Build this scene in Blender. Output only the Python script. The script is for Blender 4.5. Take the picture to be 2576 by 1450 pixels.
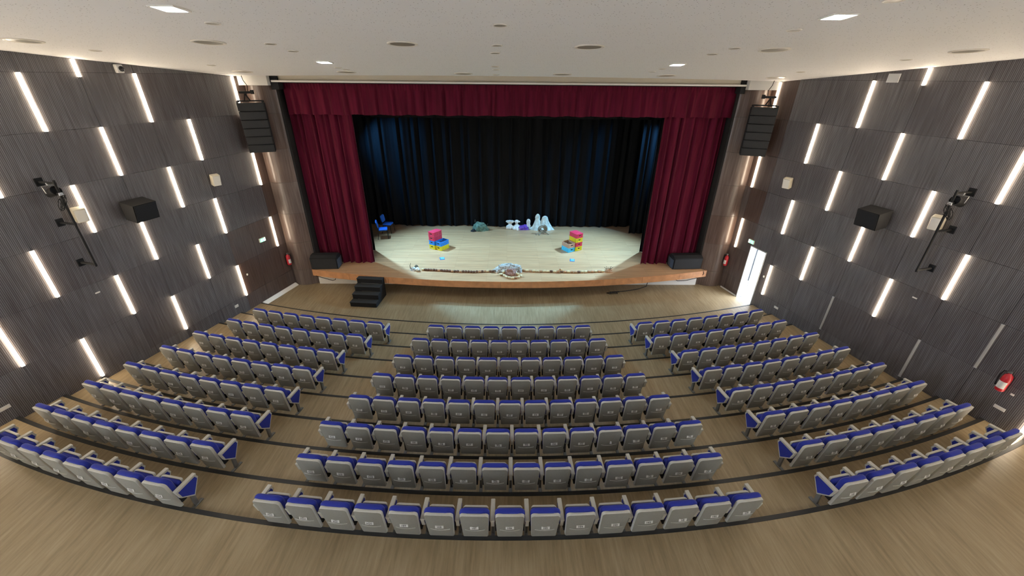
import bpy, bmesh, math, random
from math import sin, cos, pi, radians, atan2, sqrt
from mathutils import Vector, Matrix

for o in list(bpy.data.objects):
    bpy.data.objects.remove(o)
SC = bpy.context.scene
C = SC.collection
random.seed(7)

# ------------------------------------------------------------------ camera
CAM_H = 7.93
YAW, PITCH, ROLL = radians(0.8233), radians(27.297), radians(0.563)
fw = Vector((sin(YAW) * cos(PITCH), cos(YAW) * cos(PITCH), -sin(PITCH)))
rt = Vector((cos(YAW), -sin(YAW), 0))
dn = fw.cross(rt)
r2 = cos(ROLL) * rt - sin(ROLL) * dn
d2 = sin(ROLL) * rt + cos(ROLL) * dn
cd = bpy.data.cameras.new('camera')
cam = bpy.data.objects.new('camera', cd)
C.objects.link(cam)
cam.matrix_world = Matrix(((r2.x, -d2.x, -fw.x, 0), (r2.y, -d2.y, -fw.y, 0), (r2.z, -d2.z, -fw.z, CAM_H), (0, 0, 0, 1)))
cd.sensor_width = 36
cd.lens = 1025.26 / 2576 * 36
cd.clip_end = 200
SC.camera = cam

# ------------------------------------------------------------------ world, lights, exposure
SC.view_settings.view_transform = 'Standard'
SC.view_settings.look = 'None'
SC.view_settings.gamma = 1
SC.view_settings.use_curve_mapping = False
SC.view_settings.exposure = 0.0
SC.cycles.use_denoising = True
SC.cycles.max_bounces = 8
SC.cycles.diffuse_bounces = 5
SC.cycles.sample_clamp_indirect = 6

STRIP = 43.0          # radiance of the wall strip lights
SQUARE = 60.0         # radiance of the square ceiling lamps
SKY = 38.0
STAGE_W = 5200.0

w = bpy.data.worlds.new('daylight')
SC.world = w
w.use_nodes = True
bg = w.node_tree.nodes['Background']
bg.inputs[0].default_value = (0.70, 0.83, 1.0, 1)
bg.inputs[1].default_value = SKY


def aim(o, target):
    d = Vector(target) - o.location
    o.rotation_euler = d.to_track_quat('-Z', 'Y').to_euler()


def spot(name, loc, target, watts, color, angle, blend=0.5, size=0.08):
    l = bpy.data.lights.new(name, 'SPOT')
    l.energy = watts
    l.color = color
    l.spot_size = radians(angle)
    l.spot_blend = blend
    l.shadow_soft_size = size
    o = bpy.data.objects.new(name, l)
    C.objects.link(o)
    o.location = loc
    aim(o, target)
    return o


COOL = (0.37, 0.80, 1.20)
# two profile lamps on the first bar behind the valance, one each side, and weaker ones in the front wings
spot('stage_lamp', (-7.2, 18.87, 6.9), (-2.5, 17.0, 0.8), STAGE_W * 1.12, COOL, 76, 1.0)
spot('stage_lamp', (7.4, 18.87, 6.9), (2.7, 17.0, 0.8), STAGE_W * 1.12, COOL, 76, 1.0)
spot('wing_lamp', (-6.85, 17.05, 6.6), (-2.2, 14.9, 0.8), STAGE_W * 0.3, COOL, 70, 0.7)
spot('wing_lamp', (7.05, 17.05, 6.6), (2.4, 14.9, 0.8), STAGE_W * 0.3, COOL, 70, 0.7)
# blue washes that rake the two ends of the black drop
spot('blue_lamp', (-7.7, 19.6, 6.0), (-5.6, 21.0, 4.6), 900, (0.10, 0.42, 1.0), 75, 0.8)
spot('blue_lamp', (7.8, 18.7, 6.0), (6.2, 20.5, 4.4), 900, (0.10, 0.42, 1.0), 75, 0.8)
# light portal that guides the daylight through the open side door
pl = bpy.data.lights.new('door_portal', 'AREA')
pl.shape = 'RECTANGLE'
pl.size, pl.size_y = 0.8, 2.3
pl.cycles.is_portal = True
po = bpy.data.objects.new('door_portal', pl)
C.objects.link(po)
po.location = (9.75, 14.33, 1.1)
aim(po, (5.0, 13.2, 1.1))


# ------------------------------------------------------------------ materials
def new_mat(name):
    m = bpy.data.materials.new(name)
    m.use_nodes = True
    nt = m.node_tree
    return m, nt, nt.nodes['Principled BSDF']


def node(nt, t, **kw):
    n = nt.nodes.new(t)
    for k, v in kw.items():
        setattr(n, k, v)
    return n


def ramp(nt, fac, stops):
    r = node(nt, 'ShaderNodeValToRGB')
    el = r.color_ramp.elements
    while len(el) < len(stops):
        el.new(0.5)
    for e, (p, c) in zip(el, stops):
        e.position = p
        e.color = (c[0], c[1], c[2], 1)
    nt.links.new(fac, r.inputs[0])
    return r


def coords(nt, scale=(1, 1, 1), kind='Object'):
    tc = node(nt, 'ShaderNodeTexCoord')
    mp = node(nt, 'ShaderNodeMapping')
    mp.inputs['Scale'].default_value = scale
    nt.links.new(tc.outputs[kind], mp.inputs[0])
    return mp.outputs[0]


def bump(nt, b, height, strength=0.3, dist=0.01):
    bn = node(nt, 'ShaderNodeBump')
    bn.inputs['Strength'].default_value = strength
    bn.inputs['Distance'].default_value = dist
    nt.links.new(height, bn.inputs['Height'])
    nt.links.new(bn.outputs[0], b.inputs['Normal'])


def plain(name, col, rough=0.5, metal=0.0, noise=0.0, nscale=40, spec=None, sheen=0.0, bmp=0.0):
    m, nt, b = new_mat(name)
    b.inputs['Base Color'].default_value = (*col, 1)
    b.inputs['Roughness'].default_value = rough
    b.inputs['Metallic'].default_value = metal
    if spec is not None:
        b.inputs['Specular IOR Level'].default_value = spec
    if sheen:
        b.inputs['Sheen Weight'].default_value = sheen
        b.inputs['Sheen Roughness'].default_value = 0.4
    if noise or bmp:
        n = node(nt, 'ShaderNodeTexNoise')
        n.inputs['Scale'].default_value = nscale
        n.inputs['Detail'].default_value = 4
        nt.links.new(coords(nt), n.inputs['Vector'])
        if noise:
            r = ramp(nt, n.outputs['Fac'], [(0.3, [c * (1 - noise) for c in col]), (0.7, [min(1, c * (1 + noise)) for c in col])])
            nt.links.new(r.outputs[0], b.inputs['Base Color'])
        if bmp:
            bump(nt, b, n.outputs['Fac'], bmp)
    return m


def emit(name, col, strength):
    m, nt, b = new_mat(name)
    b.inputs['Base Color'].default_value = (0.8, 0.8, 0.8, 1)
    b.inputs['Emission Color'].default_value = (*col, 1)
    b.inputs['Emission Strength'].default_value = strength
    return m


def mat_lino(name):
    m, nt, b = new_mat(name)
    n = node(nt, 'ShaderNodeTexNoise')
    n.inputs['Scale'].default_value = 1.0
    n.inputs['Detail'].default_value = 6
    n.inputs['Roughness'].default_value = 0.65
    nt.links.new(coords(nt, (16, 1.3, 1.3)), n.inputs['Vector'])
    n2 = node(nt, 'ShaderNodeTexNoise')
    n2.inputs['Scale'].default_value = 0.9
    n2.inputs['Detail'].default_value = 3
    nt.links.new(coords(nt, (2.2, 0.5, 1)), n2.inputs['Vector'])
    mx = node(nt, 'ShaderNodeMath', operation='ADD')
    ml = node(nt, 'ShaderNodeMath', operation='MULTIPLY')
    ml.inputs[1].default_value = 0.45
    nt.links.new(n2.outputs['Fac'], ml.inputs[0])
    nt.links.new(n.outputs['Fac'], mx.inputs[0])
    nt.links.new(ml.outputs[0], mx.inputs[1])
    r = ramp(nt, mx.outputs[0], [(0.45, (0.172, 0.120, 0.062)), (0.72, (0.245, 0.178, 0.098)), (0.95, (0.305, 0.230, 0.136))])
    nt.links.new(r.outputs[0], b.inputs['Base Color'])
    b.inputs['Roughness'].default_value = 0.42
    b.inputs['Specular IOR Level'].default_value = 0.35
    bump(nt, b, n.outputs['Fac'], 0.05)
    return m


def mat_deck(name, a, bcol, dark, row=0.09, length=2.2, rough=0.36):
    m, nt, b = new_mat(name)
    br = node(nt, 'ShaderNodeTexBrick')
    br.offset = 0.37
    br.inputs['Scale'].default_value = 1.0
    br.inputs['Brick Width'].default_value = length
    br.inputs['Row Height'].default_value = row
    br.inputs['Mortar Size'].default_value = 0.0035
    br.inputs['Mortar Smooth'].default_value = 0.3
    br.inputs['Bias'].default_value = 0.0
    br.inputs['Color1'].default_value = (*a, 1)
    br.inputs['Color2'].default_value = (*bcol, 1)
    br.inputs['Mortar'].default_value = (*dark, 1)
    nt.links.new(coords(nt), br.inputs['Vector'])
    n = node(nt, 'ShaderNodeTexNoise')
    n.inputs['Scale'].default_value = 1.0
    n.inputs['Detail'].default_value = 5
    nt.links.new(coords(nt, (1.2, 30, 1)), n.inputs['Vector'])
    r = ramp(nt, n.outputs['Fac'], [(0.3, (0.72, 0.72, 0.72)), (0.7, (1.08, 1.08, 1.08))])
    mx = node(nt, 'ShaderNodeMixRGB', blend_type='MULTIPLY')
    mx.inputs[0].default_value = 1.0
    nt.links.new(br.outputs['Color'], mx.inputs[1])
    nt.links.new(r.outputs[0], mx.inputs[2])
    nt.links.new(mx.outputs[0], b.inputs['Base Color'])
    b.inputs['Roughness'].default_value = rough
    return m


def mat_panel(name, grooves, base, light, dark):
    """Walnut-brown wall panel: vertical grain, a per-panel tone and (grooves) fine vertical milled slots every 31 mm."""
    m, nt, b = new_mat(name)
    n = node(nt, 'ShaderNodeTexNoise')
    n.inputs['Scale'].default_value = 1.0
    n.inputs['Detail'].default_value = 5
    nt.links.new(coords(nt, (26, 26, 1.1)), n.inputs['Vector'])
    info = node(nt, 'ShaderNodeObjectInfo')
    r = ramp(nt, n.outputs['Fac'], [(0.3, dark), (0.55, base), (0.8, light)])
    hs = node(nt, 'ShaderNodeHueSaturation')
    mr = node(nt, 'ShaderNodeMapRange')
    mr.inputs['To Min'].default_value = 0.88
    mr.inputs['To Max'].default_value = 1.12
    nt.links.new(info.outputs['Random'], mr.inputs[0])
    nt.links.new(mr.outputs[0], hs.inputs['Value'])
    mr2 = node(nt, 'ShaderNodeMapRange')
    mr2.inputs['To Min'].default_value = 1.25
    mr2.inputs['To Max'].default_value = 0.75
    nt.links.new(info.outputs['Random'], mr2.inputs[0])
    nt.links.new(mr2.outputs[0], hs.inputs['Saturation'])
    nt.links.new(r.outputs[0], hs.inputs['Color'])
    col = hs.outputs[0]
    if grooves:
        sx = node(nt, 'ShaderNodeSeparateXYZ')
        nt.links.new(coords(nt, (1 / 0.031, 1, 1)), sx.inputs[0])
        fr = node(nt, 'ShaderNodeMath', operation='FRACT')
        nt.links.new(sx.outputs[0], fr.inputs[0])
        g = ramp(nt, fr.outputs[0], [(0.0, (0.16, 0.15, 0.15)), (0.20, (0.16, 0.15, 0.15)), (0.27, (1, 1, 1)), (0.93, (1, 1, 1)), (1.0, (0.16, 0.15, 0.15))])
        mx = node(nt, 'ShaderNodeMixRGB', blend_type='MULTIPLY')
        mx.inputs[0].default_value = 1.0
        nt.links.new(col, mx.inputs[1])
        nt.links.new(g.outputs[0], mx.inputs[2])
        col = mx.outputs[0]
        bump(nt, b, g.outputs[0], 0.35, 0.004)
    nt.links.new(col, b.inputs['Base Color'])
    b.inputs['Roughness'].default_value = 0.38 if grooves else 0.33
    b.inputs['Specular IOR Level'].default_value = 0.5
    return m


def mat_ceiling(name):
    m, nt, b = new_mat(name)
    v = node(nt, 'ShaderNodeTexVoronoi')
    v.inputs['Scale'].default_value = 19
    v.inputs['Randomness'].default_value = 0.8
    nt.links.new(coords(nt), v.inputs['Vector'])
    r = ramp(nt, v.outputs['Distance'], [(0.0, (0.26, 0.24, 0.22)), (0.10, (0.26, 0.24, 0.22)), (0.155, (0.84, 0.835, 0.83)), (1.0, (0.84, 0.835, 0.83))])
    nt.links.new(r.outputs[0], b.inputs['Base Color'])
    b.inputs['Roughness'].default_value = 0.75
    return m


def mat_velvet(name, col, sheen_col, sheen=0.5):
    m, nt, b = new_mat(name)
    n = node(nt, 'ShaderNodeTexNoise')
    n.inputs['Scale'].default_value = 1
    n.inputs['Detail'].default_value = 4
    nt.links.new(coords(nt, (9, 9, 0.8)), n.inputs['Vector'])
    r = ramp(nt, n.outputs['Fac'], [(0.3, [c * 0.75 for c in col]), (0.7, [c * 1.25 for c in col])])
    nt.links.new(r.outputs[0], b.inputs['Base Color'])
    b.inputs['Roughness'].default_value = 0.85
    b.inputs['Specular IOR Level'].default_value = 0.15
    b.inputs['Sheen Weight'].default_value = sheen
    b.inputs['Sheen Roughness'].default_value = 0.35
    b.inputs['Sheen Tint'].default_value = (*sheen_col, 1)
    return m


M = dict(
    lino=mat_lino('tan_linoleum'),
    nosing=plain('dark_nosing', (0.012, 0.011, 0.010), 0.6),
    deck=mat_deck('oak_deck', (0.47, 0.255, 0.125), (0.56, 0.325, 0.170), (0.20, 0.10, 0.045)),
    fascia=plain('orange_wood', (0.46, 0.215, 0.095), 0.4, noise=0.16, nscale=5),
    panel=mat_panel('grooved_panel', True, (0.146, 0.133, 0.136), (0.205, 0.193, 0.198), (0.094, 0.079, 0.078)),
    panel_smooth=mat_panel('smooth_panel', False, (0.105, 0.072, 0.060), (0.150, 0.110, 0.093), (0.066, 0.042, 0.034)),
    wall_back=plain('panel_backing', (0.010, 0.008, 0.007), 0.8),
    ceiling=mat_ceiling('perforated_ceiling'),
    cream=plain('cream_paint', (0.66, 0.58, 0.45), 0.6),
    white=plain('white_paint', (0.72, 0.70, 0.66), 0.5),
    bright_white=plain('bright_white_paint', (0.86, 0.83, 0.77), 0.5),
    ivory=plain('ivory_plastic', (0.60, 0.55, 0.43), 0.45),
    red=mat_velvet('red_velvet', (0.085, 0.0040, 0.0170), (1.0, 0.5, 0.65), 0.10),
    black_cloth=mat_velvet('black_velvet', (0.0040, 0.0040, 0.0046), (0.6, 0.8, 1.0), 0.02),
    black=plain('black_paint', (0.007, 0.007, 0.008), 0.7, spec=0.3),
    black_grille=plain('black_grille', (0.006, 0.0065, 0.008), 0.75, noise=0.4, nscale=90),
    stage_dark=plain('stage_dark', (0.006, 0.006, 0.007), 0.9),
    carpet_black=plain('black_step_carpet', (0.014, 0.014, 0.014), 0.9, noise=0.3, nscale=60),
    grey=plain('grey_speckled_plastic', (0.215, 0.206, 0.178), 0.55, noise=0.14, nscale=140, bmp=0.04),
    rim=plain('pale_grey_plastic', (0.44, 0.425, 0.375), 0.45, noise=0.04, nscale=60),
    blue=plain('blue_upholstery', (0.017, 0.026, 0.225), 0.85, noise=0.15, nscale=200, sheen=0.15, spec=0.2),
    paper=plain('paper_plate', (0.66, 0.65, 0.62), 0.5),
    ink=plain('black_ink', (0.01, 0.01, 0.01), 0.6),
    leg_shaded=plain('shaded_grey_metal', (0.11, 0.105, 0.095), 0.5),  # grey darkened: shade below the arms is put into the colour
    steel=plain('steel', (0.35, 0.35, 0.36), 0.35, metal=1.0),
    alu=plain('aluminium', (0.62, 0.63, 0.66), 0.4, metal=0.6),
    unlit=plain('unlit_diffuser', (0.42, 0.40, 0.37), 0.4),
    strip=emit('warm_strip', (1.0, 0.83, 0.62), STRIP),
    square=emit('cold_square', (0.72, 0.88, 1.0), SQUARE),
    square_far=emit('cold_square_stage', (0.80, 0.92, 1.0), SQUARE * 7.5),
    dish=plain('shaded_lamp_dish', (0.30, 0.27, 0.21), 0.3),  # shade of a deep recess put into the colour of a shallow dish
    trim_ring=plain('lamp_ring', (0.78, 0.74, 0.66), 0.4),
    fire=plain('extinguisher_red', (0.42, 0.012, 0.022), 0.35),
    exit_green=emit('exit_green', (0.06, 0.75, 0.40), 1.1),
    exit_white=emit('exit_white', (0.8, 1.0, 0.9), 1.6),
    chair_blue=plain('bright_blue_fabric', (0.012, 0.13, 0.62), 0.8, noise=0.1, nscale=150),
    crate_red=plain('crate_red', (0.55, 0.030, 0.075), 0.4),
    crate_yellow=plain('crate_yellow', (0.62, 0.50, 0.010), 0.4),
    crate_blue=plain('crate_blue', (0.015, 0.20, 0.60), 0.4),
    crate_cyan=plain('crate_cyan', (0.05, 0.42, 0.60), 0.4),
    crate_tan=plain('crate_tan', (0.42, 0.26, 0.17), 0.5),
    wicker=plain('wicker_rolls', (0.22, 0.11, 0.07), 0.7, noise=0.5, nscale=30),
    card=plain('light_blue_card', (0.12, 0.33, 0.58), 0.5),
    card_edge=plain('dark_blue_card', (0.03, 0.13, 0.36), 0.5),
    bead_dark=plain('dark_bead', (0.115, 0.045, 0.022), 0.55, noise=0.3, nscale=30),
    bead_tan=plain('tan_bead', (0.42, 0.235, 0.125), 0.55, noise=0.25, nscale=30),
    bead_cream=plain('cream_bead', (0.58, 0.45, 0.26), 0.5, noise=0.15, nscale=30),
    net=plain('pale_netting', (0.38, 0.37, 0.34), 0.8, noise=0.6, nscale=26, bmp=0.6),
    stone=plain('pinkish_stone', (0.24, 0.12, 0.09), 0.7, noise=0.45, nscale=14, bmp=0.5),
    rock=plain('green_cloth', (0.085, 0.145, 0.105), 0.85, noise=0.6, nscale=11, bmp=0.7),
    plastic=plain('white_plastic_bag', (0.66, 0.66, 0.62), 0.35, noise=0.25, nscale=12, bmp=0.4),
    sheet=plain('white_sheet', (0.58, 0.66, 0.62), 0.7, noise=0.25, nscale=7, bmp=0.3),
    purple=plain('purple_cloth', (0.11, 0.035, 0.30), 0.7, noise=0.5, nscale=12, bmp=0.6),
    rope=plain('weathered_rope', (0.20, 0.165, 0.115), 0.9, noise=0.4, nscale=40),
    twig=plain('twig_bark', (0.10, 0.085, 0.055), 0.9, noise=0.4, nscale=30),
    lens_glass=plain('dark_lens', (0.02, 0.02, 0.025), 0.08),
    ext_white=plain('outside_white', (0.85, 0.86, 0.88), 0.7),
    concrete=plain('outside_concrete', (0.72, 0.73, 0.74), 0.8, noise=0.06, nscale=3),
    slate=plain('slate_cladding', (0.010, 0.011, 0.014), 0.6, noise=0.2, nscale=6),
)


# ------------------------------------------------------------------ mesh helpers
class MB:
    def __init__(self):
        self.v, self.f, self.m = [], [], []
        self.xf = None

    def add(self, verts, faces, mi=0):
        b = len(self.v)
        if self.xf is not None:
            verts = [self.xf @ Vector(p) for p in verts]
        self.v += [tuple(p) for p in verts]
        self.f += [[b + i for i in f] for f in faces]
        self.m += [mi] * len(faces)
        return self

    def box(self, x0, y0, z0, x1, y1, z1, mi=0):
        p = [(x0, y0, z0), (x1, y0, z0), (x1, y1, z0), (x0, y1, z0), (x0, y0, z1), (x1, y0, z1), (x1, y1, z1), (x0, y1, z1)]
        return self.add(p, [(3, 2, 1, 0), (4, 5, 6, 7), (0, 1, 5, 4), (1, 2, 6, 5), (2, 3, 7, 6), (3, 0, 4, 7)], mi)

    def cbox(self, c, s, mi=0):
        return self.box(c[0] - s[0] / 2, c[1] - s[1] / 2, c[2] - s[2] / 2, c[0] + s[0] / 2, c[1] + s[1] / 2, c[2] + s[2] / 2, mi)

    def rbox(self, c, s, b=0.01, mi=0):
        """box with chamfered edges"""
        bm = bmesh.new()
        bmesh.ops.create_cube(bm, size=1)
        for v in bm.verts:
            v.co = Vector((v.co.x * s[0] + c[0], v.co.y * s[1] + c[1], v.co.z * s[2] + c[2]))
        bmesh.ops.bevel(bm, geom=bm.edges[:], offset=min(b, min(s) * 0.45), segments=2, affect='EDGES', profile=0.5)
        bm.verts.index_update()
        self.add([v.co.copy() for v in bm.verts], [[v.index for v in f.verts] for f in bm.faces], mi)
        bm.free()
        return self

    def prism(self, poly, axis, a, b, mi=0):
        """extrude a 2D polygon along an axis ('x': poly is (y,z); 'z': poly is (x,y); 'y': poly is (x,z))"""
        def mk(p, t):
            return {'x': (t, p[0], p[1]), 'y': (p[0], t, p[1]), 'z': (p[0], p[1], t)}[axis]
        n = len(poly)
        vs = [mk(p, a) for p in poly] + [mk(p, b) for p in poly]
        fs = [list(range(n))[::-1], list(range(n, 2 * n))] + [(i, (i + 1) % n, n + (i + 1) % n, n + i) for i in range(n)]
        return self.add(vs, fs, mi)

    def tube(self, pts, r, n=8, mi=0, cap=True):
        pts = [Vector(p) for p in pts]
        rings = []
        up = None
        for i, p in enumerate(pts):
            t = (pts[min(i + 1, len(pts) - 1)] - pts[max(i - 1, 0)])
            if t.length < 1e-9:
                t = Vector((0, 0, 1))
            t.normalize()
            if up is None:
                up = Vector((0, 0, 1)) if abs(t.z) < 0.9 else Vector((1, 0, 0))
            a = t.cross(up)
            if a.length < 1e-6:
                a = t.cross(Vector((1, 0, 0)))
            a.normalize()
            up = a.cross(t)
            rr = r[i] if isinstance(r, (list, tuple)) else r
            rings.append([p + rr * (cos(2 * pi * k / n) * a + sin(2 * pi * k / n) * up) for k in range(n)])
        vs = [q for rg in rings for q in rg]
        fs = []
        for i in range(len(rings) - 1):
            for k in range(n):
                fs.append((i * n + k, i * n + (k + 1) % n, (i + 1) * n + (k + 1) % n, (i + 1) * n + k))
        if cap:
            fs.append(list(range(n))[::-1])
            fs.append([len(vs) - n + k for k in range(n)])
        return self.add(vs, fs, mi)

    def lathe(self, prof, n=20, mi=0, c=(0, 0, 0), fn=None):
        """prof: list of (r, z); fn(angle, r, z) -> (r, z) lets folds run round the body"""
        vs, fs = [], []
        for (r, z) in prof:
            for k in range(n):
                a = 2 * pi * k / n
                rr, zz = fn(a, r, z) if fn else (r, z)
                vs.append((c[0] + rr * cos(a), c[1] + rr * sin(a), c[2] + zz))
        for i in range(len(prof) - 1):
            for k in range(n):
                fs.append((i * n + k, i * n + (k + 1) % n, (i + 1) * n + (k + 1) % n, (i + 1) * n + k))
        if prof[0][0] > 1e-6:
            fs.append(list(range(n))[::-1])
        if prof[-1][0] > 1e-6:
            fs.append([len(vs) - n + k for k in range(n)])
        return self.add(vs, fs, mi)

    def pad(self, outline, rings, place, mis=None):
        """closed cushion: outline [(u,v)] scaled towards its centre through rings [(scale, depth)]; place(u,v,d) -> 3D"""
        n = len(outline)
        cu = sum(p[0] for p in outline) / n
        cv = (min(p[1] for p in outline) + max(p[1] for p in outline)) / 2
        vs, fs, ms = [], [], []
        for (s, d) in rings:
            for (u, v) in outline:
                vs.append(place(cu + (u - cu) * s, cv + (v - cv) * s, d))
        b = len(self.v)
        for i in range(len(rings) - 1):
            for k in range(n):
                fs.append((i * n + k, i * n + (k + 1) % n, (i + 1) * n + (k + 1) % n, (i + 1) * n + k))
                ms.append(mis[i] if mis else 0)
        fs.append(list(range(n))[::-1])
        ms.append(mis[0] if mis else 0)
        fs.append([len(vs) - n + k for k in range(n)])
        ms.append(mis[-1] if mis else 0)
        self.v += [tuple(p) for p in vs]
        self.f += [[b + i for i in f] for f in fs]
        self.m += ms
        return self

    def mesh(self, name, mats, smooth=None):
        me = bpy.data.meshes.new(name)
        me.from_pydata(self.v, [], self.f)
        mats = mats if isinstance(mats, (list, tuple)) else [mats]
        for m in mats:
            me.materials.append(m)
        if len(mats) > 1:
            for p, mi in zip(me.polygons, self.m):
                p.material_index = mi
        bm = bmesh.new()
        bm.from_mesh(me)
        bmesh.ops.recalc_face_normals(bm, faces=bm.faces)
        bm.to_mesh(me)
        bm.free()
        if smooth is not None:
            me.shade_smooth()
            me.set_sharp_from_angle(angle=radians(smooth))
        me.update()
        return me

    def obj(self, name, mats, parent=None, smooth=None, loc=None, rz=None):
        return put(name, self.mesh(name, mats, smooth), parent, loc, rz)


def put(name, me, parent=None, loc=None, rz=None):
    o = bpy.data.objects.new(name, me)
    C.objects.link(o)
    if parent is not None:
        o.parent = parent
    if loc is not None:
        o.location = loc
    if rz is not None:
        o.rotation_euler = (0, 0, rz) if not isinstance(rz, (tuple, list)) else rz
    return o


def tag(o, label, cat, group=None):
    o['label'] = label
    o['category'] = cat
    if group:
        o['group'] = group
    return o


def thing(name, label, cat, loc=(0, 0, 0), rz=0, group=None):
    return tag(put(name, None, None, loc, rz), label, cat, group)


def structure(o):
    o['kind'] = 'structure'
    return o


def stuff(o):
    o['kind'] = 'stuff'
    return o


def children_of(root):
    out = {}
    for o in bpy.data.objects:
        if o.parent is not None:
            out.setdefault(o.parent.name, []).append(o)
    return out


def dup(root, kids, loc, rz, label, group=None):
    c = root.copy()
    C.objects.link(c)
    c.location = loc
    c.rotation_euler = (0, 0, rz) if not isinstance(rz, (tuple, list)) else rz
    c['label'] = label
    if group:
        c['group'] = group

    def rec(src, dst):
        for ch in kids.get(src.name, []):
            d = ch.copy()
            C.objects.link(d)
            d.parent = dst
            rec(ch, d)
    rec(root, c)
    return c


def rrect(w0, w1, h0, h1, r0, r1, seg=5):
    """rounded trapezoid outline: half widths w0 (bottom, v=h0) and w1 (top, v=h1), corner radii r0, r1"""
    pts = []
    for (cx, cy, r, a0) in ((w0 - r0, h0 + r0, r0, -90), (w1 - r1, h1 - r1, r1, 0), (-(w1 - r1), h1 - r1, r1, 90), (-(w0 - r0), h0 + r0, r0, 180)):
        for k in range(seg + 1):
            a = radians(a0 + 90 * k / seg)
            pts.append((cx + r * cos(a), cy + r * sin(a)))
    return pts


def noise3(p, s, seed=0):
    from mathutils import noise
    return noise.noise(Vector((p[0] * s + seed * 7.3, p[1] * s + seed * 3.1, p[2] * s + seed * 5.7)))


def blob(mb, c, r, amp, freq, seed, n=24, m=12, flat=True):
    """lumpy heap resting on z=c[2]"""
    vs, fs = [], []
    for i in range(m + 1):
        ph = (pi / 2) * (1 - i / m)
        for k in range(n):
            a = 2 * pi * k / n
            d = Vector((cos(a) * cos(pi / 2 - ph), sin(a) * cos(pi / 2 - ph), sin(pi / 2 - ph)))
            d = Vector((cos(a) * sin(ph), sin(a) * sin(ph), cos(ph)))
            q = 1 + amp * noise3(d, freq, seed) + amp * 0.5 * noise3(d, freq * 2.7, seed + 3)
            vs.append((c[0] + d.x * r[0] * q, c[1] + d.y * r[1] * q, c[2] + max(0.0, d.z * r[2] * q)))
    for i in range(m):
        for k in range(n):
            fs.append((i * n + k, i * n + (k + 1) % n, (i + 1) * n + (k + 1) % n, (i + 1) * n + k))
    fs.append(list(range(n)))
    fs.append([m * n + k for k in range(n)][::-1])
    return mb.add(vs, fs)


# ------------------------------------------------------------------ side walls (fan shaped) : frame of each wall is x along it, z up
aL, dL, aR, dR = radians(15.255), 12.810, radians(13.62), 12.638
WALLS = {}


def wall_frame(side):
    a, D, sg = (aL, dL, -1) if side == 'left' else (aR, dR, 1)
    n = Vector((sg * cos(a), sin(a), 0))
    d = Vector((-sg * sin(a), cos(a), 0))
    return n, d, D


def wall_point(side, s, z, off=0.0):
    n, d, D = wall_frame(side)
    p = n * (D - off) + d * s
    return Vector((p.x, p.y, z))


def wall_rot(side):
    n, d, D = wall_frame(side)
    return atan2(d.y, d.x)


def inward(side):
    return -1 if side == 'left' else 1


def wall_x(side, y):
    n, d, D = wall_frame(side)
    return (D - n.y * y) / n.x


LEVELS = [0.0, 0.70, 1.90, 3.11, 4.32, 5.53, 6.74, 7.95, 9.30]
COLS = {'left': [-6.0, -4.6, -3.2, -1.9, -0.6, 0.7, 2.0, 3.2, 4.45, 5.615, 6.90, 8.01, 9.285, 10.375, 11.30, 12.33, 12.78],
        'right': [-6.0, -4.9, -3.7, -2.5, -1.3, -0.1, 1.13, 2.35, 3.58, 4.80, 5.98, 7.20, 8.43, 9.66, 10.90, 12.02, 12.78, 13.22]}
END = {'left': 12.78, 'right': 13.22}
DOOR = (11.285, 12.02, 2.22)
for side in ('left', 'right'):
    n, d, D = wall_frame(side)
    k = inward(side)
    mb = MB()
    s0, s1 = COLS[side][0], END[side]
    ya, yb = sorted((-k * 0.03, -k * 0.30))
    if side == 'left':
        mb.box(s0, ya, -0.3, s1, yb, 9.5)
    else:
        mb.box(s0, ya, -0.3, DOOR[0], yb, 9.5)
        mb.box(DOOR[1], ya, -0.3, s1, yb, 9.5)
        mb.box(DOOR[0], ya, DOOR[2], DOOR[1], yb, 9.5)
    wo = structure(mb.obj('wall_' + side, M['wall_back'], None, None, n * D, wall_rot(side)))
    WALLS[side] = wo
    g = 0.003
    for i in range(len(COLS[side]) - 1):
        c0, c1 = COLS[side][i], COLS[side][i + 1]
        for j in range(len(LEVELS) - 1):
            z0, z1 = LEVELS[j], LEVELS[j + 1]
            rects = [(c0, c1, z0, z1)]
            if side == 'right' and c0 >= 10.89 and c1 <= 12.03:
                if z1 <= 2.0:
                    rects = [(c0, DOOR[0] - 0.03, z0, z1)]
                elif z0 < DOOR[2]:
                    rects = [(c0, DOOR[0] - 0.03, z0, z1), (DOOR[0] - 0.03, c1, DOOR[2] + 0.03, z1)]
            sm = (side == 'right' and c0 > 11.9) or (side == 'left' and c0 > 10.3 and z0 < 3.0) or (side == 'left' and c0 > 12.3)
            for (x0, x1, za, zb) in rects:
                ya, yb = sorted((-k * 0.030, k * random.uniform(-0.0015, 0.0005)))
                MB().box(x0 + g, ya, za + g, x1 - g, yb, zb - g).obj('panel', M['panel_smooth'] if sm else M['panel'], wo)

# door frame in the right wall (white jambs, the opening lets daylight in)
kR = inward('right')
mb = MB()
mb.box(DOOR[0] - 0.02, -0.30, 0, DOOR[0] + 0.012, 0.01, DOOR[2] + 0.02)
mb.box(DOOR[1] - 0.012, -0.30, 0, DOOR[1] + 0.02, 0.01, DOOR[2] + 0.02)
mb.box(DOOR[0] + 0.012, -0.30, DOOR[2] - 0.012, DOOR[1] - 0.012, 0.01, DOOR[2] + 0.02)
df = structure(mb.obj('door_1', M['white'], None, None, wall_point('right', 0, 0), wall_rot('right')))
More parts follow.
